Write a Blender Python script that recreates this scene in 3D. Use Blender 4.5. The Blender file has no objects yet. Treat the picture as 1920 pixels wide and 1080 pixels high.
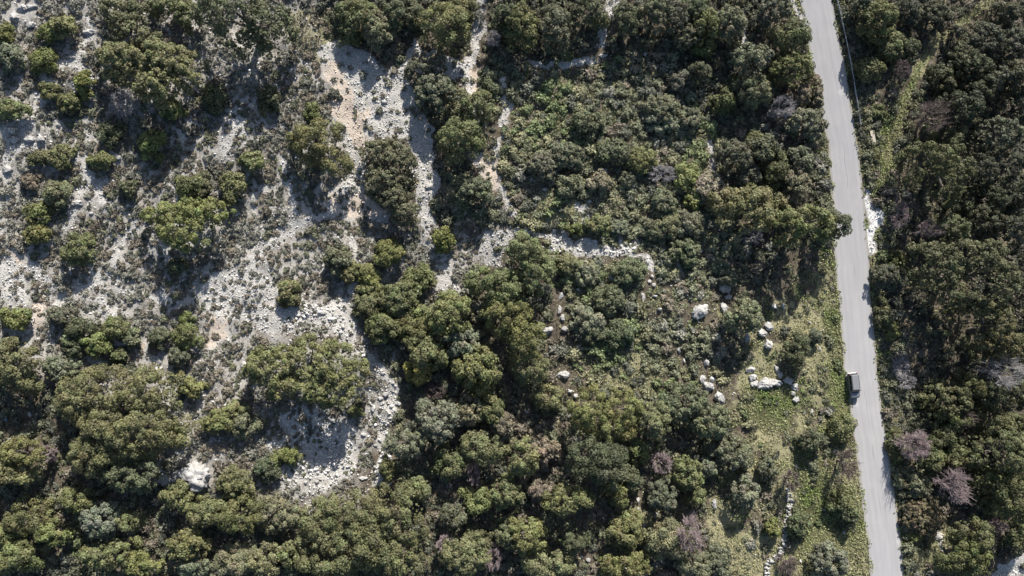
import bpy, bmesh, math
import numpy as np
from mathutils import Vector, Matrix

R = math.radians
rng = np.random.default_rng(20240611)
scene = bpy.context.scene
COL = scene.collection

# ------------------------------------------------------------------ camera
CAM_TILT = R(4.0)
CAM_LOC = np.array([0.0, -10.0, 142.0])
F_PX = 960.0 / math.tan(R(33.0))          # focal length in pixels of the 1920 px wide photograph
MPP = 142.0 / F_PX                        # metres per pixel on flat ground
cam_data = bpy.data.cameras.new('camera')
cam_data.sensor_width = 36.0
cam_data.lens = 18.0 / math.tan(R(33.0))
cam_data.clip_end = 3000.0
cam = bpy.data.objects.new('camera', cam_data)
cam.location = CAM_LOC
cam.rotation_euler = (CAM_TILT, 0, 0)
COL.objects.link(cam)
scene.camera = cam

# ------------------------------------------------------------------ noise
def _hash(ix, iy, seed):
    h = (ix.astype(np.int64) * 374761393 + iy.astype(np.int64) * 668265263 + seed * 1274126177) & 0xffffffff
    h = ((h ^ (h >> 13)) * 1274126177) & 0xffffffff
    h = h ^ (h >> 16)
    return (h & 0xffffff) / float(0xffffff)

def vnoise(x, y, seed=0):
    x = np.asarray(x, float); y = np.asarray(y, float)
    ix = np.floor(x); iy = np.floor(y)
    fx = x - ix; fy = y - iy
    fx = fx * fx * (3 - 2 * fx); fy = fy * fy * (3 - 2 * fy)
    a = _hash(ix, iy, seed); b = _hash(ix + 1, iy, seed)
    c = _hash(ix, iy + 1, seed); d = _hash(ix + 1, iy + 1, seed)
    return (a * (1 - fx) + b * fx) * (1 - fy) + (c * (1 - fx) + d * fx) * fy

def fbm(x, y, seed=0, octaves=4):
    s = 0.0; amp = 0.5; tot = 0.0
    for k in range(octaves):
        s = s + amp * vnoise(np.asarray(x) * 2 ** k + 17.3 * k, np.asarray(y) * 2 ** k - 9.1 * k, seed + k)
        tot += amp; amp *= 0.5
    return s / tot

def sstep(a, b, x):
    t = np.clip((np.asarray(x, float) - a) / (b - a), 0, 1)
    return t * t * (3 - 2 * t)

# ------------------------------------------------------------------ terrain shape
def grade(y):                              # added rise: tilts the upper ground away from the sun to darken it
    t = (np.asarray(y, float) - 5.0) / 10.0
    return 0.10 * 10.0 * np.where(t > 20, t, np.log1p(np.exp(np.clip(t, -30, 20))))

def pix_ray(px, py):
    dx = (np.asarray(px, float) - 960.0) / F_PX
    dy = -(np.asarray(py, float) - 540.0) / F_PX
    c, s = math.cos(CAM_TILT), math.sin(CAM_TILT)
    return dx, dy * c + s, dy * s - c

def cast(px, py, zfun):
    dx, dy, dz = pix_ray(px, py)
    z = np.zeros_like(dx)
    for _ in range(12):
        t = (z - CAM_LOC[2]) / dz
        x = CAM_LOC[0] + dx * t; y = CAM_LOC[1] + dy * t
        z = zfun(x, y)
    return x, y, z

ROAD_L = [(0,1499),(67,1513),(135,1522),(200,1534),(270,1552),(337,1557),(405,1561),(470,1563),(540,1570),(610,1576),(675,1581),(745,1590),(810,1599),(880,1609),(945,1616),(1010,1625),(1080,1632)]
ROAD_R = [(0,1561),(67,1574),(135,1586),(200,1597),(270,1608),(337,1617),(405,1623),(470,1629),(540,1632),(610,1639),(675,1643),(745,1651),(810,1660),(880,1672),(945,1681),(1010,1689),(1080,1695)]
def _edge(tab):
    py = np.array([p[0] for p in tab], float); px = np.array([p[1] for p in tab], float)
    py = np.concatenate([[-700], py, [1700]])
    px = np.concatenate([[px[0] - 700 * 0.20], px, [px[-1] + 620 * 0.11]])
    x, y, z = cast(px, py, lambda a, b: grade(b))
    o = np.argsort(y)
    return y[o], x[o]
_yl, _xl = _edge(ROAD_L); _yr, _xr = _edge(ROAD_R)
def road_left(y): return np.interp(y, _yl, _xl)
def road_right(y): return np.interp(y, _yr, _xr)
def road_mid(y): return 0.5 * (road_left(y) + road_right(y))

def height(x, y):
    x = np.asarray(x, float); y = np.asarray(y, float)
    yc = np.clip(y, -220, 260)
    dl = road_left(yc) - x                  # >0 left of the road
    dr = x - road_right(yc)                 # >0 right of the road
    up = 0.085 * np.maximum(dl - 3.0, 0) + 0.9 * sstep(1.0, 7.0, dl)
    up = np.where(up > 17, 17 + 0.3 * (up - 17), up)
    down = -0.20 * np.maximum(dr - 4.0, 0) - 0.5 * sstep(1.0, 6.0, dr)
    down = np.where(down < -9, -9 + 0.2 * (down + 9), down)
    away = sstep(0.6, 7.0, np.maximum(dl, dr))
    rough = (fbm(x / 14.0, y / 14.0, 3, 3) - 0.5) * 2.6 + (fbm(x / 3.1, y / 3.1, 11, 3) - 0.5) * 0.9
    return grade(y) + np.where(dl > 0, up, 0) + np.where(dr > 0, down, 0) + rough * away - 0.06

def gpt(px, py, lift=0.0):
    """the ground point (or the point LIFT metres above the ground) seen at a pixel of the photograph"""
    x, y, z = cast(np.atleast_1d(px).astype(float), np.atleast_1d(py).astype(float), lambda a, b: height(a, b) + lift)
    return x, y, z - lift

def poly_world(pts):
    a = np.array(pts, float)
    x, y, z = gpt(a[:, 0], a[:, 1])
    return np.stack([x, y], 1)

def seg_dist(x, y, P, closed):
    n = len(P); d = np.full(x.shape, 1e9)
    for i in range(n if closed else n - 1):
        ax, ay = P[i]; bx, by = P[(i + 1) % n]
        ex, ey = bx - ax, by - ay
        t = np.clip(((x - ax) * ex + (y - ay) * ey) / (ex * ex + ey * ey + 1e-9), 0, 1)
        d = np.minimum(d, np.hypot(x - ax - t * ex, y - ay - t * ey))
    return d

def inside(x, y, P):
    c = np.zeros(x.shape, bool); n = len(P)
    for i in range(n):
        ax, ay = P[i]; bx, by = P[(i + 1) % n]
        cond = ((ay > y) != (by > y)) & (x < (bx - ax) * (y - ay) / (by - ay + 1e-12) + ax)
        c ^= cond
    return c

def poly_mask(x, y, pts, soft=1.2):
    P = poly_world(pts)
    m = np.zeros(x.shape)
    b = (x > P[:, 0].min() - 4) & (x < P[:, 0].max() + 4) & (y > P[:, 1].min() - 4) & (y < P[:, 1].max() + 4)
    if b.any():
        xs, ys = x[b], y[b]
        d = seg_dist(xs, ys, P, True)
        sd = np.where(inside(xs, ys, P), d, -d)
        m[b] = sstep(-soft, soft, sd)
    return m

def stroke_mask(x, y, pts, width_px, soft=0.8):
    P = poly_world(pts)
    r = width_px * MPP / 2
    m = np.zeros(x.shape)
    b = (x > P[:, 0].min() - 5) & (x < P[:, 0].max() + 5) & (y > P[:, 1].min() - 5) & (y < P[:, 1].max() + 5)
    if b.any():
        d = seg_dist(x[b], y[b], P, False)
        m[b] = sstep(r + soft, r - soft, d) if False else 1 - sstep(max(r - soft, 0), r + soft, d)
    return m

# ------------------------------------------------------------------ where the bare ground, grass and soil lie (photo pixels, cast to the ground)
SCREE_P = [
 [(600,82),(640,78),(690,100),(725,135),(760,118),(775,70),(795,95),(860,112),(890,130),(850,150),(770,138),(775,175),(792,215),(815,240),(812,290),(822,345),(806,385),(818,430),(800,440),(783,400),(778,340),(772,300),(765,262),(738,262),(706,250),(684,300),(690,380),(735,405),(730,415),(690,412),(640,400),(612,405),(640,360),(660,330),(655,290),(655,258),(622,205),(628,175),(606,130)],
 [(370,530),(400,515),(440,505),(475,500),(500,520),(560,560),(600,572),(650,560),(665,600),(668,640),(640,628),(600,605),(560,608),(520,628),(490,622),(470,600),(440,595),(425,640),(395,640),(405,590),(375,560)],
 [(905,432),(958,432),(966,445),(946,456),(942,500),(908,504),(900,470)],
 [(1030,432),(1062,434),(1066,452),(1100,450),(1150,462),(1150,482),(1100,480),(1035,470)],
 [(1160,452),(1196,456),(1188,484),(1164,482)],
 [(540,838),(600,832),(650,798),(668,812),(668,885),(625,905),(560,895),(530,915),(515,890)],
 [(568,945),(596,928),(600,940),(576,968)],
 [(820,482),(845,490),(850,515),(868,548),(840,552),(818,535)],
 [(880,290),(905,285),(925,300),(945,350),(930,362),(905,330)],
 [(0,500),(25,468),(45,478),(52,560),(30,620),(12,570),(0,560)],
 [(165,340),(190,345),(196,385),(180,380)], [(180,560),(215,572),(212,595),(180,590)],
 [(412,290),(432,230),(440,195),(455,190),(462,250),(440,262),(425,300)],
 [(1140,-10),(1172,-10),(1150,22),(1138,60),(1136,100),(1122,92),(1128,45)],
 [(1870,1062),(1930,1030),(1930,1090),(1855,1090)],
 [(890,-10),(908,-10),(912,60),(898,90),(884,135),(870,130),(884,85),(890,50)],
 [(860,140),(885,135),(898,180),(905,230),(892,228),(880,180)],
 [(1625,352),(1634,380),(1640,392),(1662,402),(1654,416),(1644,430),(1637,474),(1628,474),(1622,390)],
 [(530,780),(560,765),(600,780),(640,790),(610,825),(560,830),(535,810)],
]
SCREE_S = [
 ([(640,388),(600,408),(550,424),(518,450),(470,492)], 13),
 ([(668,640),(690,665),(712,700),(735,722),(742,755),(716,800),(718,850),(705,900)], 17),
 ([(655,268),(668,300),(652,340),(620,392)], 22),
 ([(500,832),(560,835),(600,828)], 10), ([(428,590),(415,620),(400,650)], 14),
 ([(1060,455),(1145,476),(1190,470),(1225,505)], 7), ([(1085,388),(1098,402),(1092,425)], 13), ([(1138,395),(1150,420),(1165,450)], 9),
 ([(105,110),(140,128),(172,62),(165,20)], 9), ([(115,125),(70,190),(60,230)], 8), ([(12,310),(25,280),(70,265)], 12),
 ([(262,418),(228,460),(210,510),(150,548),(110,570)], 10), ([(300,475),(330,400),(340,330)], 7),
 ([(140,120),(175,150),(130,190)],6), ([(150,290),(160,330),(130,420)],9),
 ([(340,880),(310,905),(290,885)], 9), ([(555,930),(610,915)], 6), ([(170,505),(240,540),(330,565)],9),
 ([(60,500),(100,540),(60,600)],12), ([(475,360),(478,400)],8), ([(660,450),(668,500),(655,560)],13), ([(800,440),(830,480)],14),
 ([(725,530),(728,600)],6), ([(1330,270),(1345,345)],6), ([(1215,480),(1232,505)],6), ([(1265,480),(1280,520)],6),
 ([(955,432),(1040,445)],4), ([(985,120),(1120,118)],6), ([(1390,50),(1398,85)],10), ([(1485,0),(1500,30)],10),
 ([(1725,960),(1752,985),(1770,1030)],9), ([(935,335),(960,400)],6), ([(930,300),(950,200),(945,150)],6),([(555,395),(530,300)],5),
]
PINK_P = [
 [(625,175),(660,165),(672,240),(665,268),(640,232),(618,205)], [(606,130),(640,105),(655,160),(625,175)], [(640,210),(690,200),(680,290),(655,260)],
 [(22,440),(48,445),(50,492),(28,500)], [(880,140),(905,120),(910,170),(890,180)], [(890,290),(925,300),(945,350),(925,362),(905,330)],
 [(620,370),(700,360),(735,402),(690,408),(625,405)], [(845,360),(880,400),(900,430),(850,420)], [(385,590),(430,600),(420,640),(390,650)],
 [(60,560),(90,560),(80,612),(62,610)], [(1310,268),(1330,290),(1345,345),(1325,330)], [(1140,340),(1160,360),(1165,400),(1145,395)],
 [(255,640),(275,640),(262,680)], [(330,600),(345,600),(335,630)],
]
GRASS_P = [
 [(1590,640),(1592,690),(1598,790),(1560,850),(1560,1000),(1500,1060),(1480,1080),(1500,960),(1520,880),(1545,780),(1560,690)],
 [(1540,600),(1578,550),(1588,640),(1560,700)], [(1380,720),(1500,740),(1480,820),(1400,800)], [(1560,480),(1575,480),(1578,560),(1555,560)],
 [(1640,330),(1672,330),(1670,460),(1640,470),(1655,410)], [(1630,250),(1690,180),(1700,200),(1672,330),(1640,340)], [(1480,840),(1540,790),(1530,960),(1495,960)],
 [(1500,960),(1600,900),(1625,1090),(1500,1090)],
]
STRAW_P = [
 [(1410,790),(1455,800),(1490,870),(1500,930),(1470,900),(1450,880),(1420,830)], [(1330,930),(1345,930),(1400,1000),(1420,1080),(1330,1080),(1325,1000)],
 [(1450,590),(1540,580),(1545,640),(1500,640),(1460,620)], [(1515,640),(1540,700),(1560,770),(1540,790),(1510,700)], [(1400,980),(1460,990),(1470,1080),(1400,1080)],
 [(1540,980),(1620,990),(1632,1080),(1560,1080)], [(1650,690),(1680,690),(1700,790),(1680,830),(1660,770)], [(1690,940),(1780,950),(1790,1080),(1700,1080)],
 [(1150,660),(1230,660),(1240,720),(1130,730)], [(1000,360),(1080,360),(1090,420),(1010,430)], [(830,340),(860,350),(930,430),(860,420)], [(1210,850),(1240,830),(1250,900)],
 [(1190,950),(1225,960),(1210,1040),(1180,1020)], [(540,15),(600,20),(640,70),(600,120),(540,80)],
]
STRAW_S = [([(1648,345),(1665,290),(1690,200),(1722,130),(1760,75),(1810,35),(1870,-10)], 17), ([(1640,470),(1660,560),(1668,640)], 18), ([(1345,580),(1370,610),(1400,640)], 6)]
VERY_WHITE = [[(1625,352),(1634,380),(1640,392),(1662,402),(1654,416),(1644,430),(1637,474),(1628,474),(1622,390)]]

def union(ms):
    out = ms[0]
    for m in ms[1:]: out = np.maximum(out, m)
    return out

def masks(x, y):
    wx = x + (fbm(x / 2.2, y / 2.2, 31, 3) - 0.5) * 1.8 + (fbm(x / 0.8, y / 0.8, 37, 2) - 0.5) * 1.3       # ragged outlines
    wy = y + (fbm(x / 2.2, y / 2.2, 47, 3) - 0.5) * 1.8 + (fbm(x / 0.8, y / 0.8, 57, 2) - 0.5) * 1.3
    scree = union([poly_mask(wx, wy, p, 0.9) for p in SCREE_P] + [stroke_mask(wx, wy, p, w, 0.7) for p, w in SCREE_S])
    pink = union([poly_mask(wx, wy, p, 1.8) for p in PINK_P])
    grass = union([poly_mask(wx, wy, p, 1.6) for p in GRASS_P])
    straw = union([poly_mask(wx, wy, p, 1.6) for p in STRAW_P] + [stroke_mask(wx, wy, p, w, 0.7) for p, w in STRAW_S])
    white = union([poly_mask(wx, wy, p, 0.7) for p in VERY_WHITE])
    return scree, pink, grass, straw, white

ROCKY = [(-200,-200),(600,-200),(600,60),(640,260),(690,420),(960,420),(860,540),(700,560),(720,760),(690,920),(520,980),(330,900),(0,650),(-200,660)]
CENTRE = [(900,120),(1250,90),(1340,250),(1400,420),(1330,560),(1380,740),(1200,740),(1060,720),(1040,560),(960,430)]
EAST = [(1400,560),(1580,480),(1640,1100),(1330,1100),(1320,930)]
# ------------------------------------------------------------------ materials
def new_mat(name):
    m = bpy.data.materials.new(name); m.use_nodes = True
    nt = m.node_tree; nt.nodes.clear()
    out = nt.nodes.new('ShaderNodeOutputMaterial')
    b = nt.nodes.new('ShaderNodeBsdfPrincipled')
    nt.links.new(b.outputs[0], out.inputs[0])
    return m, nt, b, out

def node(nt, kind, **kw):
    n = nt.nodes.new(kind)
    for k, v in kw.items():
        if k in n.inputs: n.inputs[k].default_value = v
        else: setattr(n, k, v)
    return n

def noise(nt, vec, scale, detail=4, rough=0.55):
    n = nt.nodes.new('ShaderNodeTexNoise')
    n.inputs['Scale'].default_value = scale; n.inputs['Detail'].default_value = detail; n.inputs['Roughness'].default_value = rough
    nt.links.new(vec, n.inputs['Vector'])
    return n.outputs['Fac']

def mathn(nt, op, a, b=None, clamp=False):
    n = nt.nodes.new('ShaderNodeMath'); n.operation = op; n.use_clamp = clamp
    for i, v in enumerate((a, b)):
        if v is None: continue
        if isinstance(v, (int, float)): n.inputs[i].default_value = v
        else: nt.links.new(v, n.inputs[i])
    return n.outputs[0]

def remap(nt, v, a, b):
    n = nt.nodes.new('ShaderNodeMapRange'); n.interpolation_type = 'SMOOTHSTEP'
    n.inputs['From Min'].default_value = a; n.inputs['From Max'].default_value = b
    nt.links.new(v, n.inputs['Value'])
    return n.outputs[0]

def mix(nt, f, a, b):
    n = nt.nodes.new('ShaderNodeMix'); n.data_type = 'RGBA'
    if isinstance(f, (int, float)): n.inputs[0].default_value = f
    else: nt.links.new(f, n.inputs[0])
    for i, v in ((6, a), (7, b)):
        if isinstance(v, tuple): n.inputs[i].default_value = (*v, 1)
        else: nt.links.new(v, n.inputs[i])
    return n.outputs[2]

def attr(nt, name):
    n = nt.nodes.new('ShaderNodeAttribute'); n.attribute_name = name
    return n

def foliage_material(name, trans=0.18, rough=0.62):
    m, nt, b, out = new_mat(name)
    a = attr(nt, 'Col')
    tc = nt.nodes.new('ShaderNodeNewGeometry')
    f = noise(nt, tc.outputs['Position'], 2.3, 2)
    hsv = nt.nodes.new('ShaderNodeHueSaturation')
    nt.links.new(a.outputs['Color'], hsv.inputs['Color'])
    nt.links.new(mathn(nt, 'ADD', mathn(nt, 'MULTIPLY', f, 0.7), 0.65), hsv.inputs['Value'])
    nt.links.new(hsv.outputs[0], b.inputs['Base Color'])
    b.inputs['Roughness'].default_value = rough
    b.inputs['Specular IOR Level'].default_value = 0.3
    t = nt.nodes.new('ShaderNodeBsdfTranslucent')
    nt.links.new(hsv.outputs[0], t.inputs['Color'])
    ms = nt.nodes.new('ShaderNodeMixShader'); ms.inputs[0].default_value = trans
    nt.links.new(b.outputs[0], ms.inputs[1]); nt.links.new(t.outputs[0], ms.inputs[2])
    nt.links.new(ms.outputs[0], out.inputs[0])
    return m

M_LEAF = foliage_material('foliage')
M_SCRUB = foliage_material('scrub_foliage', 0.1, 0.75)
M_GRASS = foliage_material('grass_blades', 0.3, 0.7)

def bark_material(name, c1, c2):
    m, nt, b, out = new_mat(name)
    tc = nt.nodes.new('ShaderNodeTexCoord')
    nt.links.new(mix(nt, noise(nt, tc.outputs['Object'], 3.0), c1, c2), b.inputs['Base Color'])
    b.inputs['Roughness'].default_value = 0.85
    return m
M_BARK = bark_material('bark', (0.06, 0.05, 0.04), (0.13, 0.11, 0.09))
M_TWIG_PINK = bark_material('pinkish_twigs', (0.24, 0.18, 0.18), (0.36, 0.29, 0.29))
M_TWIG_GREY = bark_material('grey_twigs', (0.27, 0.25, 0.25), (0.42, 0.40, 0.40))
M_TWIG_DARK = bark_material('brown_twigs', (0.11, 0.085, 0.075), (0.19, 0.15, 0.14))

def ground_material():
    m, nt, b, out = new_mat('hillside_ground')
    g = nt.nodes.new('ShaderNodeNewGeometry'); P = g.outputs['Position']
    n_big = noise(nt, P, 0.22, 5, 0.6); n_mid = noise(nt, P, 1.1, 5, 0.65); n_fine = noise(nt, P, 5.0, 4, 0.7)
    soil = mix(nt, remap(nt, n_mid, 0.35, 0.65), (0.055, 0.045, 0.032), (0.125, 0.105, 0.078))
    soil = mix(nt, remap(nt, n_fine, 0.52, 0.78), soil, (0.20, 0.18, 0.15))
    v = nt.nodes.new('ShaderNodeTexVoronoi'); v.inputs['Scale'].default_value = 6.0
    nt.links.new(P, v.inputs['Vector'])
    v2 = nt.nodes.new('ShaderNodeTexVoronoi'); v2.inputs['Scale'].default_value = 11.0
    nt.links.new(P, v2.inputs['Vector'])
    sepc = nt.nodes.new('ShaderNodeSeparateColor'); nt.links.new(v.outputs['Color'], sepc.inputs[0])
    sepd = nt.nodes.new('ShaderNodeSeparateColor'); nt.links.new(v2.outputs['Color'], sepd.inputs[0])
    stone = mix(nt, sepc.outputs[0], (0.28, 0.268, 0.245), (0.53, 0.51, 0.475))
    stone = mix(nt, mathn(nt, 'MULTIPLY', sepd.outputs[1], 0.45), stone, (0.44, 0.42, 0.385))
    stone = mix(nt, mathn(nt, 'MULTIPLY', remap(nt, n_mid, 0.5, 0.7), 0.6), stone, (0.29, 0.265, 0.225))
    pinkc = mix(nt, remap(nt, n_fine, 0.3, 0.7), (0.42, 0.335, 0.26), (0.53, 0.45, 0.37))
    rk = attr(nt, 'rocky').outputs['Fac']; sc = attr(nt, 'scree').outputs['Fac']
    # in the rocky zone the limestone shows through the soil in patches
    rock_f = mathn(nt, 'MULTIPLY', rk, remap(nt, mathn(nt, 'ADD', mathn(nt, 'MULTIPLY', n_big, 0.6), mathn(nt, 'MULTIPLY', n_fine, 0.4)), 0.36, 0.55))
    rock_f = mathn(nt, 'MULTIPLY', rock_f, 0.72)
    spk = noise(nt, P, 2.6, 3, 0.75)
    soil = mix(nt, mathn(nt, 'MULTIPLY', mathn(nt, 'MULTIPLY', remap(nt, spk, 0.52, 0.66), rk), 0.75), soil, (0.44, 0.42, 0.39))
    stone = mix(nt, mathn(nt, 'MULTIPLY', remap(nt, spk, 0.52, 0.36), 0.0) if False else mathn(nt, 'MULTIPLY', mathn(nt, 'SUBTRACT', 1.0, remap(nt, spk, 0.34, 0.47)), 0.55), stone, (0.17, 0.155, 0.13))
    c = mix(nt, rock_f, soil, stone)
    def soft(a, k=0.5):
        w = mathn(nt, 'ADD', a, mathn(nt, 'MULTIPLY', mathn(nt, 'SUBTRACT', n_fine, 0.5), k))
        return remap(nt, w, 0.35, 0.65)
    c = mix(nt, mathn(nt, 'MULTIPLY', soft(attr(nt, 'straw').outputs['Fac']), 0.8), c, mix(nt, n_mid, (0.16, 0.15, 0.08), (0.32, 0.30, 0.185)))
    c = mix(nt, mathn(nt, 'MULTIPLY', soft(attr(nt, 'grass').outputs['Fac']), 0.85), c, mix(nt, n_mid, (0.05, 0.058, 0.024), (0.105, 0.10, 0.05)))
    c = mix(nt, soft(sc, 0.8), c, stone)
    c = mix(nt, mathn(nt, 'MULTIPLY', soft(attr(nt, 'pink').outputs['Fac'], 0.7), 0.75), c, pinkc)
    c = mix(nt, attr(nt, 'white').outputs['Fac'], c, mix(nt, sepc.outputs[0], (0.50, 0.49, 0.47), (0.78, 0.77, 0.74)))
    nt.links.new(c, b.inputs['Base Color'])
    b.inputs['Roughness'].default_value = 0.95; b.inputs['Specular IOR Level'].default_value = 0.1
    h = mathn(nt, 'ADD', mathn(nt, 'MULTIPLY', n_fine, 0.35), mathn(nt, 'MULTIPLY', mathn(nt, 'MULTIPLY', mathn(nt, 'SUBTRACT', 0.5, v.outputs['Distance']), 0.35), mathn(nt, 'ADD', sc, 0.25)))
    bump = nt.nodes.new('ShaderNodeBump'); bump.inputs['Strength'].default_value = 0.7; bump.inputs['Distance'].default_value = 0.25
    nt.links.new(h, bump.inputs['Height']); nt.links.new(bump.outputs[0], b.inputs['Normal'])
    return m
M_GROUND = ground_material()

def road_material():
    m, nt, b, out = new_mat('worn_pale_asphalt')
    g = nt.nodes.new('ShaderNodeNewGeometry'); P = g.outputs['Position']
    u = attr(nt, 'across').outputs['Fac']                    # -1 .. 1 across the carriageway
    along = nt.nodes.new('ShaderNodeCombineXYZ')
    sp = nt.nodes.new('ShaderNodeSeparateXYZ'); nt.links.new(P, sp.inputs[0])
    nt.links.new(mathn(nt, 'MULTIPLY', u, 1.5), along.inputs[0]); nt.links.new(mathn(nt, 'MULTIPLY', sp.outputs[1], 0.05), along.inputs[1])
    streak = noise(nt, along.outputs[0], 1.6, 5, 0.65)
    n1 = noise(nt, P, 0.25, 4); n2 = noise(nt, P, 9.0, 3, 0.7)
    c = mix(nt, remap(nt, streak, 0.3, 0.7), (0.308, 0.300, 0.300), (0.352, 0.344, 0.343))
    c = mix(nt, mathn(nt, 'MULTIPLY', remap(nt, n1, 0.45, 0.75), 0.35), c, (0.42, 0.41, 0.40))
    c = mix(nt, mathn(nt, 'MULTIPLY', n2, 0.25), c, (0.24, 0.235, 0.235))
    for off in (-0.45, 0.45):                            # polished wheel tracks
        dd = mathn(nt, 'ABSOLUTE', mathn(nt, 'ADD', mathn(nt, 'ABSOLUTE', mathn(nt, 'ADD', u, off)), -0.17))
        c = mix(nt, mathn(nt, 'MULTIPLY', mathn(nt, 'SUBTRACT', 1.0, remap(nt, dd, 0.0, 0.10)), 0.28), c, (0.27, 0.265, 0.265))
    # tar-sealed crack wandering near the middle and pale patches
    wob = mathn(nt, 'SUBTRACT', noise(nt, along.outputs[0], 1.1, 2), 0.5)
    d = mathn(nt, 'ABSOLUTE', mathn(nt, 'ADD', mathn(nt, 'ADD', u, -0.05), mathn(nt, 'MULTIPLY', wob, 0.5)))
    crack = mathn(nt, 'MULTIPLY', mathn(nt, 'SUBTRACT', 1.0, remap(nt, d, 0.012, 0.045)), remap(nt, noise(nt, P, 0.12, 2), 0.46, 0.60))
    c = mix(nt, mathn(nt, 'MULTIPLY', crack, 0.45), c, (0.15, 0.148, 0.15))
    v = nt.nodes.new('ShaderNodeTexVoronoi'); v.inputs['Scale'].default_value = 0.16; nt.links.new(P, v.inputs['Vector'])
    patch = mathn(nt, 'SUBTRACT', 1.0, remap(nt, mathn(nt, 'ADD', v.outputs['Distance'], mathn(nt, 'MULTIPLY', n2, 0.06)), 0.09, 0.15))
    c = mix(nt, mathn(nt, 'MULTIPLY', patch, 0.35), c, (0.50, 0.49, 0.47))
    edge = remap(nt, mathn(nt, 'ADD', mathn(nt, 'ABSOLUTE', u), mathn(nt, 'ADD', mathn(nt, 'MULTIPLY', n2, 0.12), mathn(nt, 'MULTIPLY', n1, 0.25))), 1.0, 1.16)
    c = mix(nt, mathn(nt, 'MULTIPLY', edge, 0.75), c, (0.25, 0.23, 0.19))
    nt.links.new(c, b.inputs['Base Color'])
    b.inputs['Roughness'].default_value = 0.9; b.inputs['Specular IOR Level'].default_value = 0.2
    bump = nt.nodes.new('ShaderNodeBump'); bump.inputs['Strength'].default_value = 0.25; bump.inputs['Distance'].default_value = 0.03
    nt.links.new(n2, bump.inputs['Height']); nt.links.new(bump.outputs[0], b.inputs['Normal'])
    return m
M_ROAD = road_material()

def stone_material():
    m, nt, b, out = new_mat('limestone')
    g = nt.nodes.new('ShaderNodeNewGeometry'); P = g.outputs['Position']
    n1 = noise(nt, P, 1.4, 6, 0.7); n2 = noise(nt, P, 6.0, 4, 0.7)
    c = mix(nt, remap(nt, n1, 0.35, 0.65), (0.29, 0.28, 0.262), (0.53, 0.515, 0.49))
    c = mix(nt, mathn(nt, 'MULTIPLY', remap(nt, n2, 0.45, 0.66), 0.8), c, (0.17, 0.168, 0.16))
    nt.links.new(c, b.inputs['Base Color']); b.inputs['Roughness'].default_value = 0.9; b.inputs['Specular IOR Level'].default_value = 0.15
    bump = nt.nodes.new('ShaderNodeBump'); bump.inputs['Strength'].default_value = 0.8; bump.inputs['Distance'].default_value = 0.15
    nt.links.new(n2, bump.inputs['Height']); nt.links.new(bump.outputs[0], b.inputs['Normal'])
    return m
M_STONE = stone_material()

def scree_material():
    m, nt, b, out = new_mat('loose_limestone')
    a = attr(nt, 'Col'); nt.links.new(a.outputs['Color'], b.inputs['Base Color'])
    b.inputs['Roughness'].default_value = 0.9; b.inputs['Specular IOR Level'].default_value = 0.15
    return m
M_SCREE = scree_material()

def plain(name, col, rough=0.5, metal=0.0, var=0.15, scale=6.0, coat=0.0):
    m, nt, b, out = new_mat(name)
    tc = nt.nodes.new('ShaderNodeTexCoord')
    c2 = tuple(min(1, v * (1 + var)) for v in col); c1 = tuple(v * (1 - var) for v in col)
    nt.links.new(mix(nt, noise(nt, tc.outputs['Object'], scale), c1, c2), b.inputs['Base Color'])
    b.inputs['Roughness'].default_value = rough; b.inputs['Metallic'].default_value = metal
    b.inputs['Coat Weight'].default_value = coat
    return m
M_PAINT = plain('silver_grey_paint', (0.17, 0.178, 0.195), 0.35, 0.25, 0.05, 3.0, 0.4)
M_ROOF = plain('dusty_pale_roof_paint', (0.18, 0.184, 0.19), 0.5, 0.0, 0.08, 3.0, 0.1)
M_GLASS = plain('dark_glass', (0.010, 0.011, 0.013), 0.25, 0.0, 0.1)
M_GLASS.node_tree.nodes['Principled BSDF'].inputs['Specular IOR Level'].default_value = 0.12
M_RUBBER = plain('black_rubber', (0.02, 0.02, 0.021), 0.8)
M_PLASTIC = plain('dark_plastic', (0.035, 0.036, 0.038), 0.6)
M_RIM = plain('wheel_alloy', (0.45, 0.45, 0.46), 0.3, 0.8)
M_LAMP = plain('clear_lamp_lens', (0.7, 0.7, 0.7), 0.1)
M_RED = plain('red_lamp_lens', (0.35, 0.02, 0.02), 0.2)
M_WHITE = plain('sunlit_bumper_white', (0.7, 0.7, 0.68), 0.5)  # sunlight on the rear bumper, put into its colour
M_GALV = plain('galvanised_steel', (0.42, 0.43, 0.44), 0.45, 0.5, 0.2, 2.0)
M_WOOD = plain('pale_weathered_wood', (0.40, 0.355, 0.285), 0.8, 0.0, 0.2, 4.0)
M_TARP = plain('pale_blue_plastic', (0.27, 0.38, 0.45), 0.5, 0.0, 0.2, 3.0)

# ------------------------------------------------------------------ mesh helpers
def link(name, me, mat, parent=None, loc=None):
    o = bpy.data.objects.new(name, me); COL.objects.link(o)
    if me is not None and mat is not None: me.materials.append(mat)
    if parent is not None: o.parent = parent
    if loc is not None: o.location = loc
    return o

def empty(name, loc):
    o = bpy.data.objects.new(name, None); o.empty_display_size = 0.3
    COL.objects.link(o); o.location = loc
    return o

def tag(o, label, cat=None, group=None, kind=None):
    o['label'] = label
    if cat: o['category'] = cat
    if group: o['group'] = group
    if kind: o['kind'] = kind
    return o

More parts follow.
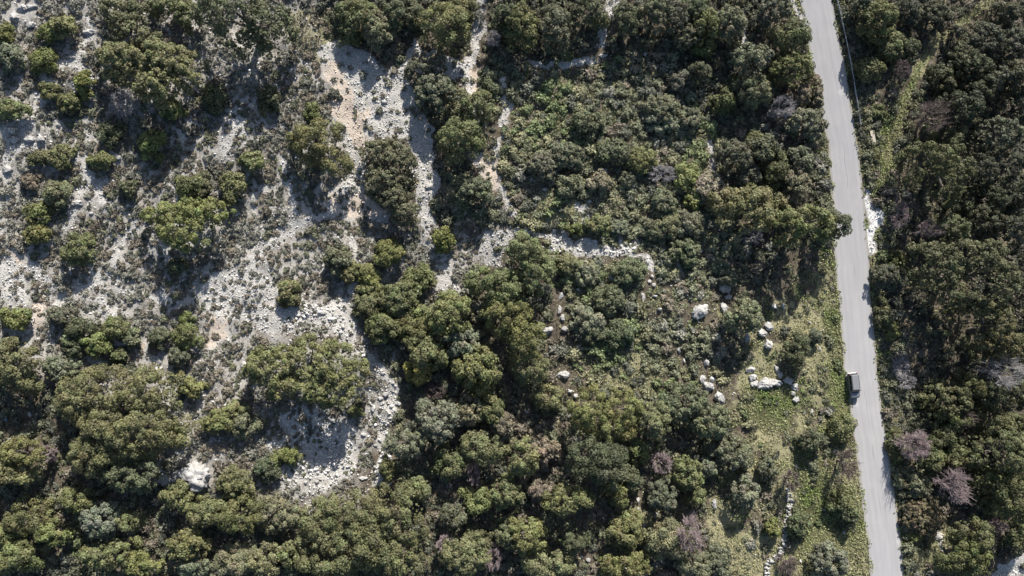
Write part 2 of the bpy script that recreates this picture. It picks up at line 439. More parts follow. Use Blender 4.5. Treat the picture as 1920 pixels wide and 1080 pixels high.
def mesh_from(name, V, F, nper, col=None, smooth=False):
    me = bpy.data.meshes.new(name)
    V = np.asarray(V, np.float32).reshape(-1, 3); F = np.asarray(F, np.int32).reshape(-1)
    nf = len(F) // nper
    me.vertices.add(len(V)); me.vertices.foreach_set('co', V.ravel())
    me.loops.add(len(F)); me.loops.foreach_set('vertex_index', F)
    me.polygons.add(nf); me.polygons.foreach_set('loop_start', np.arange(nf, dtype=np.int32) * nper)
    if smooth: me.polygons.foreach_set('use_smooth', np.ones(nf, bool))
    me.update(calc_edges=True)
    if col is not None:
        a = me.attributes.new('Col', 'FLOAT_COLOR', 'POINT')
        c = np.ones((len(V), 4), np.float32); c[:, :3] = col
        a.data.foreach_set('color', c.ravel())
    return me

def unit(v):
    return v / (np.linalg.norm(v, axis=-1, keepdims=True) + 1e-9)

def leaf_quads(C, N, L, W, g):
    """one pointed leaf spray per centre, its face towards N"""
    n = len(C)
    N = unit(N); T = unit(np.cross(N, g.normal(size=(n, 3)))); B = np.cross(N, T)
    L = np.asarray(L).reshape(-1, 1) * 0.5; W = np.asarray(W).reshape(-1, 1) * 0.5
    V = np.empty((n, 4, 3))
    V[:, 0] = C - T * L; V[:, 1] = C + B * W + T * L * 0.25; V[:, 2] = C + T * L; V[:, 3] = C - B * W + T * L * 0.25
    return V

def hemi(n, g, low=-0.15):
    z = g.uniform(low, 1.0, n); a = g.uniform(0, 2 * math.pi, n); r = np.sqrt(1 - z * z)
    return np.stack([r * np.cos(a), r * np.sin(a), z], 1)

def tubes(segs, sides=4):
    """segs: (n, 8) = start xyz, end xyz, r0, r1"""
    S = np.asarray(segs, float); n = len(S)
    A = S[:, :3]; B = S[:, 3:6]; D = unit(B - A)
    ref = np.where(np.abs(D[:, 2:3]) > 0.9, np.array([[1.0, 0, 0]]), np.array([[0, 0, 1.0]]))
    U = unit(np.cross(D, ref)); W = np.cross(D, U)
    ang = np.arange(sides) * 2 * math.pi / sides
    ring = U[:, None] * np.cos(ang)[None, :, None] + W[:, None] * np.sin(ang)[None, :, None]
    V = np.concatenate([A[:, None] + ring * S[:, 6, None, None], B[:, None] + ring * S[:, 7, None, None]], 1)
    i = np.arange(sides); j = (i + 1) % sides
    f = np.stack([i, j, j + sides, i + sides], 1)
    F = (np.arange(n) * 2 * sides)[:, None, None] + f[None]
    return V.reshape(-1, 3), F

# colour of the leaves by kind of plant (linear)
LEAF = {'o': (0.131, 0.135, 0.060), 'd': (0.088, 0.096, 0.052), 'y': (0.136, 0.146, 0.054), 'g': (0.152, 0.160, 0.100),
        'k': (0.110, 0.114, 0.070), 'b': (0.178, 0.152, 0.106), 'w': (0.205, 0.182, 0.058), 'p': (0.158, 0.158, 0.084)}

def crown_mesh(name, lobes, kind, g, fine=1.0, dim=1.0):
    """lobes: rows of cx, cy, rx, ry, ztop in the tree's own space. Sprays of leaves on many puffs over the domes."""
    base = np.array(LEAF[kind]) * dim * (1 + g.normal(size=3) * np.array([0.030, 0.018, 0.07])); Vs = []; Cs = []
    lob = np.asarray(lobes, float)
    rmean = math.sqrt(np.max(lob[:, 2] * lob[:, 3]))
    cr0 = float(np.clip(0.24 * rmean + 0.12, 0.30, 0.72))
    tone = float(np.clip(1 + g.normal() * 0.07, 0.82, 1.16))
    cr0 = min(cr0, 0.60) * g.uniform(0.82, 1.22) * {'k': 0.82, 'g': 0.85, 'b': 0.75}.get(kind, 1.08); leafy = g.uniform(0.8, 1.2)
    for cx, cy, rx, ry, zt in lob:
        k = max(6, int(2.7 * rx * ry / (cr0 ** 2)))
        a = g.uniform(0, 2 * math.pi, k); rho = np.sqrt(g.uniform(0, 1, k))
        ph = g.uniform(0, 6.28, 3)
        rag = 1 + 0.10 * np.sin(2 * a + ph[0]) + 0.10 * np.sin(3 * a + ph[1]) + 0.08 * np.sin(5 * a + ph[2])
        x = cx + rx * rho * rag * np.cos(a); y = cy + ry * rho * rag * np.sin(a)
        z = zt * (0.22 + 0.78 * np.sqrt(np.clip(1 - rho ** 2.2, 0, 1))) * g.uniform(0.80, 1.06, k) - cr0 * 0.7
        z = np.maximum(z, 0.25 * cr0)
        keep = np.ones(k, bool)
        for ox, oy, orx, ory, oz in lob:                       # drop puffs buried in another lobe
            q = ((x - ox) / orx) ** 2 + ((y - oy) / ory) ** 2
            top = oz * (0.22 + 0.78 * np.sqrt(np.clip(1 - q, 0, 1)))
            keep &= ~((q < 0.85) & (z < top - 2.0 * cr0))
        P = np.stack([x, y, z], 1)[keep]
        for c in P:
            cr = cr0 * g.uniform(0.65, 1.3)
            n = int((40 + 118 * cr * cr) * fine / leafy)
            d = hemi(n, g, -0.35)
            sq = np.array([1, 1, g.uniform(0.7, 1.0)])
            rr = cr * (0.72 + 0.36 * g.random(n))[:, None]
            C = c + d * rr * sq
            nor = d + g.normal(size=(n, 3)) * 0.42 + np.array([0, 0, 0.25])
            s = 0.88 * leafy * np.clip(0.30 * (0.6 + 0.5 * cr / 0.7), 0.15, 0.32) * g.uniform(0.7, 1.3, n)
            Vs.append(leaf_quads(C, nor, s * 1.15, s * 0.85, g))
            puff = base * tone * g.uniform(0.74, 1.28) * (1 + g.normal(size=3) * 0.035)
            Cs.append(puff * g.uniform(0.75, 1.28, (n, 1)))
        m = int(rx * ry * 14)                                   # inner, lower leaves that close the crown
        a = g.uniform(0, 6.2832, m); rho = np.sqrt(g.uniform(0, 0.9, m))
        zz = zt * (0.15 + 0.62 * np.sqrt(1 - rho ** 2)) * g.uniform(0.6, 1.0, m)
        C = np.stack([cx + rx * rho * np.cos(a), cy + ry * rho * np.sin(a), np.maximum(zz, 0.15)], 1)
        s = g.uniform(0.3, 0.55, m)
        Vs.append(leaf_quads(C, g.normal(size=(m, 3)) * 0.6 + np.array([0, 0, 1]), s, s * 0.9, g))
        Cs.append(base * tone * 0.85 * g.uniform(0.7, 1.2, (m, 1)))
    V = np.concatenate(Vs); C = np.concatenate(Cs)
    return mesh_from(name, V, np.arange(len(V) * 4), 4, np.repeat(C, 4, 0))

def trunk_mesh(lobes, ht, g):
    lob = np.asarray(lobes, float); segs = []
    r = 0.045 * ht + 0.02
    p = np.array([0, 0, -0.4]); top = np.array([g.normal() * 0.15, g.normal() * 0.15, ht * 0.34])
    segs.append([*p, *top, r * 1.25, r])
    for cx, cy, rx, ry, zt in lob:
        for _ in range(3 if len(lob) < 4 else 2):
            a = g.uniform(0, 6.28)
            mid = np.array([cx * 0.6 + rx * 0.2 * math.cos(a), cy * 0.6 + ry * 0.2 * math.sin(a), zt * 0.5])
            end = np.array([cx + rx * 0.6 * math.cos(a), cy + ry * 0.6 * math.sin(a), zt * 0.66])
            segs.append([*top, *mid, r * 0.7, r * 0.42]); segs.append([*mid, *end, r * 0.42, r * 0.12])
    V, F = tubes(segs, 6)
    return mesh_from('trunk', V, F, 4, None, True)

def bare_meshes(rx, ry, ht, g, flat=False, dense=1.0):
    """trunk and twigs of a leafless tree"""
    tr = []; tw = []
    base = np.array([0, 0, -0.3]); fork = np.array([0, 0, ht * (0.12 if flat else 0.22)])
    r0 = 0.05 + 0.018 * ht
    tr.append([*base, *fork, r0 * 1.2, r0])
    sc = np.array([rx, ry, ht])
    nb = 8
    for i in range(nb):
        a = 6.283 * (i + g.uniform(-0.3, 0.3)) / nb; e = g.uniform(0.15, 0.9)
        d1 = np.array([math.cos(a) * math.cos(e), math.sin(a) * math.cos(e), math.sin(e) * (0.5 if flat else 1)])
        p1 = fork + d1 * sc * 0.42 * g.uniform(0.8, 1.1)
        tr.append([*fork, *p1, r0 * 0.6, r0 * 0.33])
        for j in range(5):
            d2 = unit(d1 + g.normal(size=3) * 0.55); d2[2] = abs(d2[2]) * (0.4 if flat else 1)
            p2 = p1 + d2 * sc * 0.32 * g.uniform(0.7, 1.2)
            tw.append([*p1, *p2, r0 * 0.3, r0 * 0.15])
            for k in range(int(6 * dense)):
                d3 = unit(d2 + g.normal(size=3) * 0.6); 
                st = p1 + (p2 - p1) * g.uniform(0.3, 1.0)
                p3 = st + d3 * sc * 0.26 * g.uniform(0.6, 1.3)
                tw.append([*st, *p3, 0.032, 0.02])
                for q in range(int(4 * dense)):
                    st2 = st + (p3 - st) * g.uniform(0.3, 1.0)
                    p4 = st2 + unit(d3 + g.normal(size=3) * 0.8) * sc * 0.13 * g.uniform(0.6, 1.4)
                    tw.append([*st2, *p4, 0.022, 0.014])
    V, F = tubes(tr, 6); V2, F2 = tubes(tw, 3)
    return mesh_from('trunk', V, F, 4, None, True), mesh_from('crown', V2, F2, 4)

def scrub_arrays(X, Y, Z, RR, CC, g, dens=1.0, flat=1.0):
    """cushion shrubs: leaf sprays over small lumpy domes; all arrays have one row per shrub"""
    n = np.maximum(26, ((42 + 320 * np.minimum(RR, 1.25) ** 2) * dens)).astype(int)
    idx = np.repeat(np.arange(len(X)), n); m = len(idx)
    d = hemi(m, g, -0.1)
    ph = g.uniform(0, 6.28, (len(X), 3))[idx]; az = np.arctan2(d[:, 1], d[:, 0])
    el = g.uniform(0.75, 1.3, len(X)); rot = g.uniform(0, 3.14, len(X))
    lump = 0.84 + 0.10 * np.sin(3 * az + ph[:, 0]) + 0.14 * np.sin(5 * az + 4 * d[:, 2] + ph[:, 1]) + 0.1 * np.sin(9 * d[:, 2] + 7 * az + ph[:, 2])
    r = RR[idx] * lump * (0.8 + 0.28 * g.random(m))
    ex = d[:, 0] * r * el[idx]; ey = d[:, 1] * r / el[idx]
    c, s = np.cos(rot[idx]), np.sin(rot[idx])
    C = np.stack([X[idx] + ex * c - ey * s, Y[idx] + ex * s + ey * c, Z[idx] + d[:, 2] * r * (g.uniform(0.7, 1.1, len(X)) * flat)[idx] + 0.02], 1)
    nor = d + g.normal(size=(m, 3)) * 0.5 + np.array([0, 0, 0.2])
    sz = np.clip(0.13 + 0.115 * RR[idx], 0.135, 0.27) * g.uniform(0.7, 1.3, m)
    V = leaf_quads(C, nor, sz * 1.2, sz * 0.8, g)
    col = CC[idx] * g.uniform(0.72, 1.3, (m, 1))
    return V, col
# ------------------------------------------------------------------ where the plants stand (photo pixels: x,y,rx,ry of each lobe of a crown; * marks a tall one)
TREES = """
o 218,25,30,30;240,58,28,26;275,70,22,20;250,20,24,22
o 310,12,30,18;350,30,20,26
d* 440,30,65,52;500,45,45,48;470,70,55,28
o* 225,108,55,34;290,110,60,36;340,130,40,34;300,160,50,40;240,130,40,26
o 320,205,24,22
o 118,50,34,22
y 90,60,24,16
y 8,62,16,22
g 18,108,26,30
y 77,112,24,26
y 155,152,18,24
y 166,180,14,12
d 401,180,26,30
o 92,170,22,18
o 20,205,34,22
o 128,192,20,22
d 208,250,26,28
y 284,268,28,32
o 670,30,36,36;650,60,18,20
y 664,70,15,13
g 708,55,28,36
d 755,25,34,30
d 735,52,16,16
o* 832,45,48,42
o 868,14,22,22
k 785,132,27,24;815,122,22,20
k 815,172,36,40
o 592,265,46,40;620,300,34,30;580,245,28,22
y 585,210,20,18
d 505,182,24,24
o 495,205,14,13
o 895,200,38,34
d 915,165,16,18
o* 864,262,40,46
k 885,362,36,30
d* 952,38,24,34
o* 975,48,36,40
k* 1040,52,30,46
k* 1100,22,36,28
g 1122,40,18,16
d* 1172,34,25,30
k* 1228,26,34,30
k* 1268,34,24,30
d* 1302,20,24,24
o* 1325,48,22,30
g* 1366,42,30,30
y 1320,84,20,20
k 1288,72,26,26
g* 1405,115,36,36
o 1358,190,26,24
k* 1405,170,32,30
g 1428,172,20,26
k 1240,205,34,30
d 1100,230,30,26
k 1275,150,22,24
d* 1312,136,22,22
g 1240,228,30,24
k 1292,222,26,26
o* 1482,70,40,32
k* 1448,20,38,26
o* 1486,130,40,34
g 1515,232,34,34
b 1500,178,20,26
b 1530,180,12,40
o 1418,262,20,15
o* 1645,38,36,38
d* 1618,14,20,22
o* 1668,82,34,28
o* 1632,128,26,22
d* 1694,88,30,28
d 1706,112,22,18
k* 1700,20,26,26
k* 1752,30,30,32
k* 1790,60,24,24
k* 1850,78,36,36
k* 1896,84,28,32
k* 1882,26,40,28
k* 1802,100,26,22
d* 1822,128,36,30
g* 1862,150,28,22
d* 1832,172,26,26
k* 1902,150,28,30
k* 1905,206,22,30
d* 1765,150,24,26
d* 1800,205,34,30
g* 1872,252,36,30
o* 1778,258,24,18
o 1648,208,15,14
o 1642,290,15,18
o* 1740,300,46,28;1775,320,34,38;1760,285,40,24;1785,350,18,30
k* 1832,322,30,32
k* 1888,308,28,30
d* 1850,375,32,28
d* 1890,365,30,30
d 1800,395,24,24
o* 1782,430,32,26
k* 1842,412,34,26
k* 1898,425,30,36
o 70,298,20,16
o 112,292,28,22
o 188,300,26,18
b 55,342,20,16
g 105,362,30,26
y 70,400,24,26
o 68,438,26,20
o 145,468,36,34
o 352,348,28,26
k 378,345,20,26
o 436,350,26,32
y* 310,402,42,26;360,405,44,28;405,395,24,26;345,435,52,32
o 474,302,28,20
k 240,352,20,18
d 332,500,22,14
k 710,285,32,30;742,300,32,34;720,340,42,26;742,375,30,34;758,400,24,18
y 830,448,20,28
y 728,475,30,34
k 634,488,30,32
o 655,512,24,22
y 690,522,26,24
o 785,525,34,30
o 748,560,34,34
y* 940,545,48,34;910,530,40,28
o 540,550,26,26
o* 980,470,34,34;1002,505,34,42
o 1066,497,30,20
g 1100,515,26,24
y 1075,428,15,14
o 1122,422,26,18
g 1160,428,18,16
d 1180,508,32,22
k 1016,312,30,26
k 1062,292,36,26
k 1065,348,26,22
b 1124,340,22,22
d 1150,285,38,22
o 1200,300,32,26
k 1178,335,20,16
y 1286,332,20,28
y 1302,368,18,22
b 1330,352,36,30
k* 1376,292,34,30
k 1402,325,26,26
d* 1428,282,28,28
k 1245,378,20,26
o* 1370,385,36,32;1405,395,44,40;1420,370,26,26
k 1222,432,28,20
k 1252,424,30,26
k 1292,420,32,28
d 1282,470,32,28
g 1366,520,16,20
g 1350,500,18,14
d 1452,315,26,36
o 1458,392,28,30
b 1492,345,30,34
k 1500,300,26,26
o* 1475,425,36,30;1512,420,44,34
d* 1566,427,25,24;1548,418,24,24
o* 1760,500,50,40;1820,480,56,36;1850,530,46,50;1790,545,44,34
o* 1840,600,50,44;1868,640,30,28
y 1680,490,20,18
y 1704,512,12,11
k* 1668,518,32,24
k* 1902,500,26,34
k* 1910,580,18,50
o 28,598,32,22
k 115,592,28,20
d 150,618,32,24
o 215,615,28,20
y 180,645,28,24
k 135,645,22,24
d 220,668,18,16
g 246,632,20,18
k 300,635,26,22
o 350,632,30,26
y 348,600,16,13
k 332,668,20,20
o 28,680,46,42;52,715,30,24
g 115,690,36,30
o* 190,735,72,46;268,735,56,46;135,745,44,44;235,805,88,52;180,850,62,48;315,812,34,32
y 358,728,24,22
o 408,792,38,26
g 460,795,34,28
o 440,770,26,18
o* 510,690,54,46;570,680,56,44;630,695,56,46;560,725,66,30;620,735,60,28
y 668,772,14,14
o 694,545,26,20
o 690,574,32,26
o 718,615,34,28
o 756,575,28,26
y* 838,590,56,38
o 782,620,46,34
o 800,662,44,36
w 785,690,30,30
g 868,642,38,36
o* 898,690,44,42
y 905,728,32,26
o* 950,590,44,42;982,635,40,44
o* 992,690,44,32
g 818,785,46,42
b 880,768,28,26
o 922,770,30,26
b 942,795,24,20
o 1028,745,30,26
g 1100,600,30,26
d 1140,562,30,26
d 1112,625,24,20
d 1160,625,30,24
o* 1110,770,44,36;1165,765,40,34;1140,800,44,30
o* 1222,790,40,40
k 1285,758,44,34
k* 1330,792,40,36
g* 1394,595,36,33
d 1494,655,22,34
k 1524,632,14,16
o 1580,800,21,28
o 1655,588,15,34
y 1672,620,16,16
b 1720,560,24,18
o 1778,748,44,28
y 1730,756,16,15
o* 1812,725,26,26
d 1740,800,36,22
o 1862,790,36,28
d* 1850,735,28,26
o* 1880,650,40,30
d 1905,740,20,26
o 42,848,46,30
p 22,885,42,24
d 250,890,52,34
o 330,928,28,25
y 325,815,30,18
o 440,905,40,30
o 50,970,40,30
o 140,935,30,22
y 95,1000,32,22
y 18,1000,22,26
o 32,1044,42,30
g 190,975,36,32
o 242,978,26,22
o 205,1040,60,34
y 262,1058,30,24
o 450,968,58,36
o 388,960,44,26
o 350,1022,36,26
g 362,1062,32,20
p 440,1052,42,32
p 515,965,56,38
y 540,855,28,16
d 500,880,28,22
y 512,865,16,14
o* 660,965,62,44;600,1000,50,50;740,970,48,54;680,1020,76,46;620,1050,64,36;740,1050,48,34
g* 762,830,42,30
o 726,880,14,26
o 842,870,30,30
o 785,920,28,20
o* 905,840,46,30
y 895,938,38,24
o* 946,925,32,30
o 870,1040,46,38
d 850,968,28,24
o 895,1018,30,28
p 500,1050,42,34
o 545,1040,28,30
d* 952,1002,22,26
o* 980,860,32,36
b 1022,845,26,24
d* 1105,858,44,40;1140,875,34,40
y 1198,848,18,24
g 1212,838,14,14
o* 1062,936,52,28
b 1012,920,28,22
y 1162,928,22,28
d 1180,900,24,24
o 1290,890,30,26
g 1326,876,22,18
k 1240,930,34,30
k 1362,850,42,32
o 1305,928,22,20
g 1392,856,20,26
g* 1396,922,24,28
o 982,1005,44,36
p 1025,1058,56,26
d 1080,1015,30,26
o 1172,1000,34,28
o 1170,1060,52,26
p 1250,1012,42,38
o 1182,975,24,18
g 1302,1060,36,26
k 1345,1055,26,32
o 1582,945,26,22
d 1590,965,18,26
d 1520,825,22,18
y 1448,990,15,17
d 1498,985,22,22
g 1556,1054,32,30
k 1440,880,18,20
o 1680,835,14,32
g 1712,908,32,28
o 1770,822,26,22
o 1795,858,34,20
o* 1870,845,50,42
o* 1905,820,26,36
y* 1855,912,36,30
o* 1885,930,42,46
o* 1825,1000,30,28
o 1800,1042,52,32
o 1906,1002,18,32
b 1730,970,42,34
y 1715,1005,14,14
d* 1910,880,26,34
o 1780,785,34,24
o 1745,860,26,22
"""
# leafless trees: x,y,rx,ry, twig colour, flat?
BARE = [(225,190,30,34,'g',1),(924,76,18,16,'g',0),(1468,203,25,27,'w',0),(1712,833,33,36,'p',0),(1752,215,40,38,'d',0),
        (1692,130,20,24,'d',0),(1242,322,32,20,'g',1),(1412,438,26,20,'w',1),(1690,400,24,34,'p',1),(1745,430,26,20,'p',0),(1695,690,20,26,'g',1),
        (1702,716,24,18,'w',1),(1880,698,44,42,'g',0),(1805,785,28,20,'d',0),(888,885,16,26,'p',0),(836,1018,22,18,'p',0),(925,1045,18,28,'p',0),(1290,1000,34,42,'p',0),
        (1240,868,24,24,'p',0),(1585,868,24,36,'d',0),(1782,908,34,44,'p',0),(1478,1060,26,24,'d',1),(1482,900,18,22,'d',0),(92,850,16,18,'p',0),(815,735,24,18,'d',1),(1490,165,26,18,'d',1),(1870,985,16,14,'p',0),(1690,520,14,30,'d',1)]
# boulders: x,y,rx,ry (photo pixels)
BOULDERS = [(365,893,36,27),(1311,585,13,17),(1357,578,7,9),(1366,556,6,6),(1358,538,12,11),(1401,633,5,9),(1428,625,10,8),(1441,646,10,10),(1443,613,8,7),(1452,574,6,6),(1469,573,4,6),
 (1409,692,8,6),(1411,707,8,6),(1415,721,9,6),(1437,720,16,10),(1451,716,11,7),(1458,692,5,7),(1463,704,5,7),(1478,713,11,6),(1490,726,6,7),(1488,738,5,6),(1494,750,6,7),(1523,773,3,5),
 (1325,680,6,7),(1318,711,6,8),(1328,724,13,9),(1335,711,6,5),(1348,745,8,13),(1273,656,4,5),(1283,676,3,5),(1237,580,6,4),(1228,555,4,3),(1205,556,3,8),(1027,620,10,7),(1057,702,12,8),(1050,580,4,8),(1055,596,5,8),(1059,616,6,6),
 (1052,555,4,8),(1069,735,5,4),(1079,743,4,5),(1085,543,4,3),(1147,520,8,6),(1313,470,6,4),(1362,495,6,5),(1223,518,4,3),(1226,535,4,4),(1218,527,4,3),(1215,490,4,5),(912,811,5,4),(988,773,3,3),
 (42,15,10,7),(60,11,8,4),(27,33,10,8),(58,46,7,5),(165,59,9,5),(42,227,8,6),(22,244,7,6),(57,260,9,6),(76,260,8,7),(108,234,5,4),(25,262,10,6),(12,318,9,6),(142,380,11,6),(220,296,6,4),(170,400,4,3),
 (134,107,5,4),(725,405,10,6),(579,409,4,3),(587,411,3,3),(805,350,9,6),(722,191,5,4),(297,694,9,8),(298,676,4,8),(330,850,4,4),(288,884,5,6),(306,905,4,5),(55,778,4,4),(41,614,6,4),(50,621,8,4),(458,684,7,6),(432,760,3,7),
 (700,675,5,3),(718,700,5,3),(724,739,6,5),(714,748,5,4),(699,767,5,4),(747,757,4,3),(606,586,6,4),(681,816,5,4),(683,897,7,3),(728,910,4,3),(573,905,4,4),(593,905,4,4),
 (1131,104,7,4),(1211,100,4,3),(1245,101,4,3),(1022,355,6,4),(1132,320,8,5),(1106,377,4,4),(1196,938,4,5),(1197,955,5,4),(1205,985,6,14),(1230,968,6,5),(1340,945,5,9),(1752,962,3,9),(1762,1008,9,6),(1502,1053,3,4),(1583,997,4,4),(1565,845,4,3),(1518,605,3,3),(1537,655,3,4),
 (1090,1045,3,3),(1104,1050,4,4),(1133,572,4,4),(1070,651,3,3),(1110,610,3,4)]
WALL_LINE = [(1477,915),(1480,935),(1477,955),(1475,975),(1471,1000),(1468,1025),(1458,1042),(1442,1052),(1436,1068),(1438,1082)]

LANDMARKS = [('the grey van',1600,722),('the metal guardrail',1592,120),('the pale wooden board',1636,255),('the white roadside gravel',1640,420),('the dry stone wall',1472,985),
 ('the road-overhanging tree',1520,425),('the largest white boulder',365,893),('the dark-faced round boulder',1311,585),('the grassy boulder cluster',1440,705),('the pink scree slope',655,200),
 ('the upper gravel streak',785,240),('the diagonal gravel trail',555,425),('the wide grey gravel patch',440,550),('the stony gully track',715,780),('the rubble clearing',610,860),('the top-edge pale trail',900,50),
 ('the white stone terrace strip',1090,460),('the broad square gravel clearing',930,465),('the yellowish tree',785,690),('the wide half-moon oak',575,700),('the biggest oak crown',215,785),('the many-lobed bottom-edge oak',670,1000),
 ('the bright oak in grey scrub',345,412),('the big top-left oak',268,125),('the dark oak at the top edge',455,40),('the grey leafless roadside tree',1468,203),('the pink leafless roadside tree',1712,833),('the brush pile',1242,322),
 ('the long-shadowed lone tree',1394,595),('the straw strip',1345,990),('the start of the footpath',1665,300),('the top of the footpath',1800,40),('the forked tree beyond the road',1800,505),('the top right corner',1915,5),('the bottom right corner',1915,1075),
 ('the top left corner',5,5),('the bottom left corner',5,1075),('the pale blue sheet',3,783),('the top-edge pebble trail',1140,50),('the dark thicket beside the scree',722,330),('the pale strip above the clearing',915,320),
 ('the silvery tree among straw',1396,922),('the straw-side pink leafless tree',1290,1000),('the roadside bush below the van',1580,800),('the left-edge pink soil',36,465),('the centre scrub',1150,180)]
# ------------------------------------------------------------------ labels
ORD = ['', 'closest', 'second closest', 'third closest', 'fourth closest', 'fifth closest', 'sixth closest', 'seventh closest', 'eighth closest', 'ninth closest', 'tenth closest', 'eleventh closest', 'twelfth closest']
DIRS = ['right of', 'above-right of', 'above', 'above-left of', 'left of', 'below-left of', 'below', 'below-right of']
PENDING = []                       # (object, phrase, px, py, dict of custom properties)
def later(o, phrase, px, py, cat, group, skip=None):
    o['category'] = cat; o['group'] = group
    PENDING.append((o, phrase, px, py, skip))

def write_labels():
    rows = {}
    for o, phrase, px, py, skip in PENDING:
        best = min((l for l in LANDMARKS if l[0] != skip and math.hypot(l[1] - px, l[2] - py) > 9), key=lambda l: math.hypot(l[1] - px, l[2] - py))
        a = math.atan2(-(py - best[2]), px - best[1])
        dr = DIRS[int(round(a / (math.pi / 4))) % 8]
        rows.setdefault((phrase, dr, best[0]), []).append((math.hypot(best[1] - px, best[2] - py), o))
    for (phrase, dr, lm), lst in rows.items():
        lst.sort(key=lambda t: t[0])
        for k, (d, o) in enumerate(lst):
            if len(lst) == 1: o['label'] = f'{phrase} {dr} {lm}'
            else: o['label'] = f'{phrase}, {ORD[min(k + 1, 12)]} {dr} {lm}'

TONE = {'o': 'olive-green', 'd': 'dark green', 'y': 'bright green', 'g': 'silvery green', 'k': 'dark grey-green', 'b': 'brownish', 'w': 'yellowish', 'p': 'pale olive'}

# ------------------------------------------------------------------ trees and tall shrubs
FEET = []                                     # world x, y, radius of what already stands
g_t = np.random.default_rng(77)
OWN = {(575, 700): 'the wide half-moon oak', (670, 1000): 'the many-lobed bottom-edge oak'}
n_tree = 0
for line in TREES.strip().splitlines():
    kind, rest = line.split(None, 1)
    tall = kind.endswith('*'); kind = kind[0]
    lob = np.array([[float(v) for v in q.split(',')] for q in rest.split(';')]); lob[:, 2:] *= 1.04
    area = float((lob[:, 2] * lob[:, 3]).sum()) * (0.62 if len(lob) > 1 else 1)
    rpx = math.sqrt(area)
    rm = rpx * MPP
    mx, my = lob[:, 0].mean(), lob[:, 1].mean()
    in_rock = bool(inside(np.array([mx]), np.array([my]), ROCKY)[0]); in_mid = bool(inside(np.array([mx]), np.array([my]), CENTRE)[0])
    ppath = min(math.hypot(mx - (x0 + (x1 - x0) * t), my - (y0 + (y1 - y0) * t)) for (x0, y0), (x1, y1) in zip(STRAW_S[0][0][:-1], STRAW_S[0][0][1:]) for t in (0, .25, .5, .75, 1))
    if in_rock and len(lob) == 1: lob[:, 2:] *= 0.88
    elif my > 640 and mx < 1350 and len(lob) == 1: lob[:, 2:] *= g_t.uniform(0.82, 1.04)
    if ppath < rpx + 13: lob[:, 2:] *= max(0.50, (ppath - 13) / rpx)
    ht = (1.05 * min(rm, 6) + 1.0) if rm > 1.9 else 0.9 * rm + 0.7
    ht *= 1.12
    if tall: ht *= 1.32
    elif in_mid: ht *= 0.66
    elif in_rock and len(lob) == 1: ht *= 0.72
    elif my > 650 and mx < 1350: ht *= 1.15
    if ppath < 60: ht *= 0.50
    elif ppath < 100: ht *= 0.68
    if 1440 < mx < 1570 and 395 < my < 440: ht *= 1.35
    if lob[:, 0].mean() > 1742: ht *= 1.5; lob[:, 2:] *= 1.06
    elif 1600 < lob[:, 0].mean() and lob[:, 1].mean() > 250: ht *= 0.62
    cx, cy = lob[:, 0].mean(), lob[:, 1].mean()
    x, y, z = gpt(cx, cy, 0.5 * ht)
    x, y, z = float(x[0]), float(y[0]), float(z[0])
    k = (142.0 - z - 0.5 * ht) / 142.0
    rows = []
    lx, ly, lz = gpt(lob[:, 0], lob[:, 1], 0.5 * ht)
    for i in range(len(lob)):
        frac = 1.0 if len(lob) == 1 else float(np.clip(math.sqrt(lob[i, 2] * lob[i, 3]) / rpx * 1.25, 0.72, 1.08))
        rows.append([lx[i] - x, ly[i] - y, lob[i, 2] * MPP * k, lob[i, 3] * MPP * k, ht * frac])
        FEET.append((lx[i], ly[i], math.sqrt(lob[i, 2] * lob[i, 3]) * MPP * k))
    if len(lob) == 1 and rm > 1.5:            # satellites give the crown an uneven outline
        r0, r1 = rows[0][2], rows[0][3]
        rows[0][2] *= 0.90; rows[0][3] *= 0.90
        ns = int(g_t.integers(3, 6)); a0 = g_t.uniform(0, 6.28)
        for s in range(ns):
            a = a0 + 6.283 * s / ns + g_t.uniform(-0.4, 0.4); q = g_t.uniform(0.34, 0.52)
            rows.append([r0 * (0.98 - q) * math.cos(a) * 1.08, r1 * (0.98 - q) * math.sin(a) * 1.08, r0 * q, r1 * q, ht * g_t.uniform(0.62, 0.98)])
    sz = 'large' if rpx > 48 else ('medium' if rpx > 28 else 'small')
    if rpx >= 19:
        root = empty('evergreen_tree', (x, y, z))
        link('crown', crown_mesh('crown', rows, kind, g_t, 1.0, 0.69 if mx > 1690 and my < 690 else (0.78 if mx > 1640 else 0.92 if mx > 1600 or (my < 160 and mx > 940) else (1.28 if in_mid else (1.06 if my > 640 else 1.02)))), M_LEAF, root)  # leaf colour darkened right of the road and at the top, imitating dimmer light
        link('trunk', trunk_mesh(rows, ht, g_t), M_BARK, root)
        own = min(LANDMARKS, key=lambda l: math.hypot(l[1] - cx, l[2] - cy))
        word = 'bushy tree' if not tall else 'tall tree'
        later(root, f'{sz} {TONE[kind]} {word}', cx, cy, 'tree', 'evergreen trees on the hillside', own[0] if math.hypot(own[1] - cx, own[2] - cy) < 26 else None)
        n_tree += 1
    else:
        o = link('round_shrub', crown_mesh('round_shrub', rows, kind, g_t), M_LEAF, None, (x, y, z))
        later(o, f'{TONE[kind]} rounded shrub', cx, cy, 'shrub', 'rounded green shrubs on the hillside')
MT = {'p': M_TWIG_PINK, 'g': M_TWIG_GREY, 'w': M_TWIG_GREY, 'd': M_TWIG_DARK}
WT = {'p': 'pinkish', 'g': 'grey', 'w': 'pale grey', 'd': 'dark brown'}
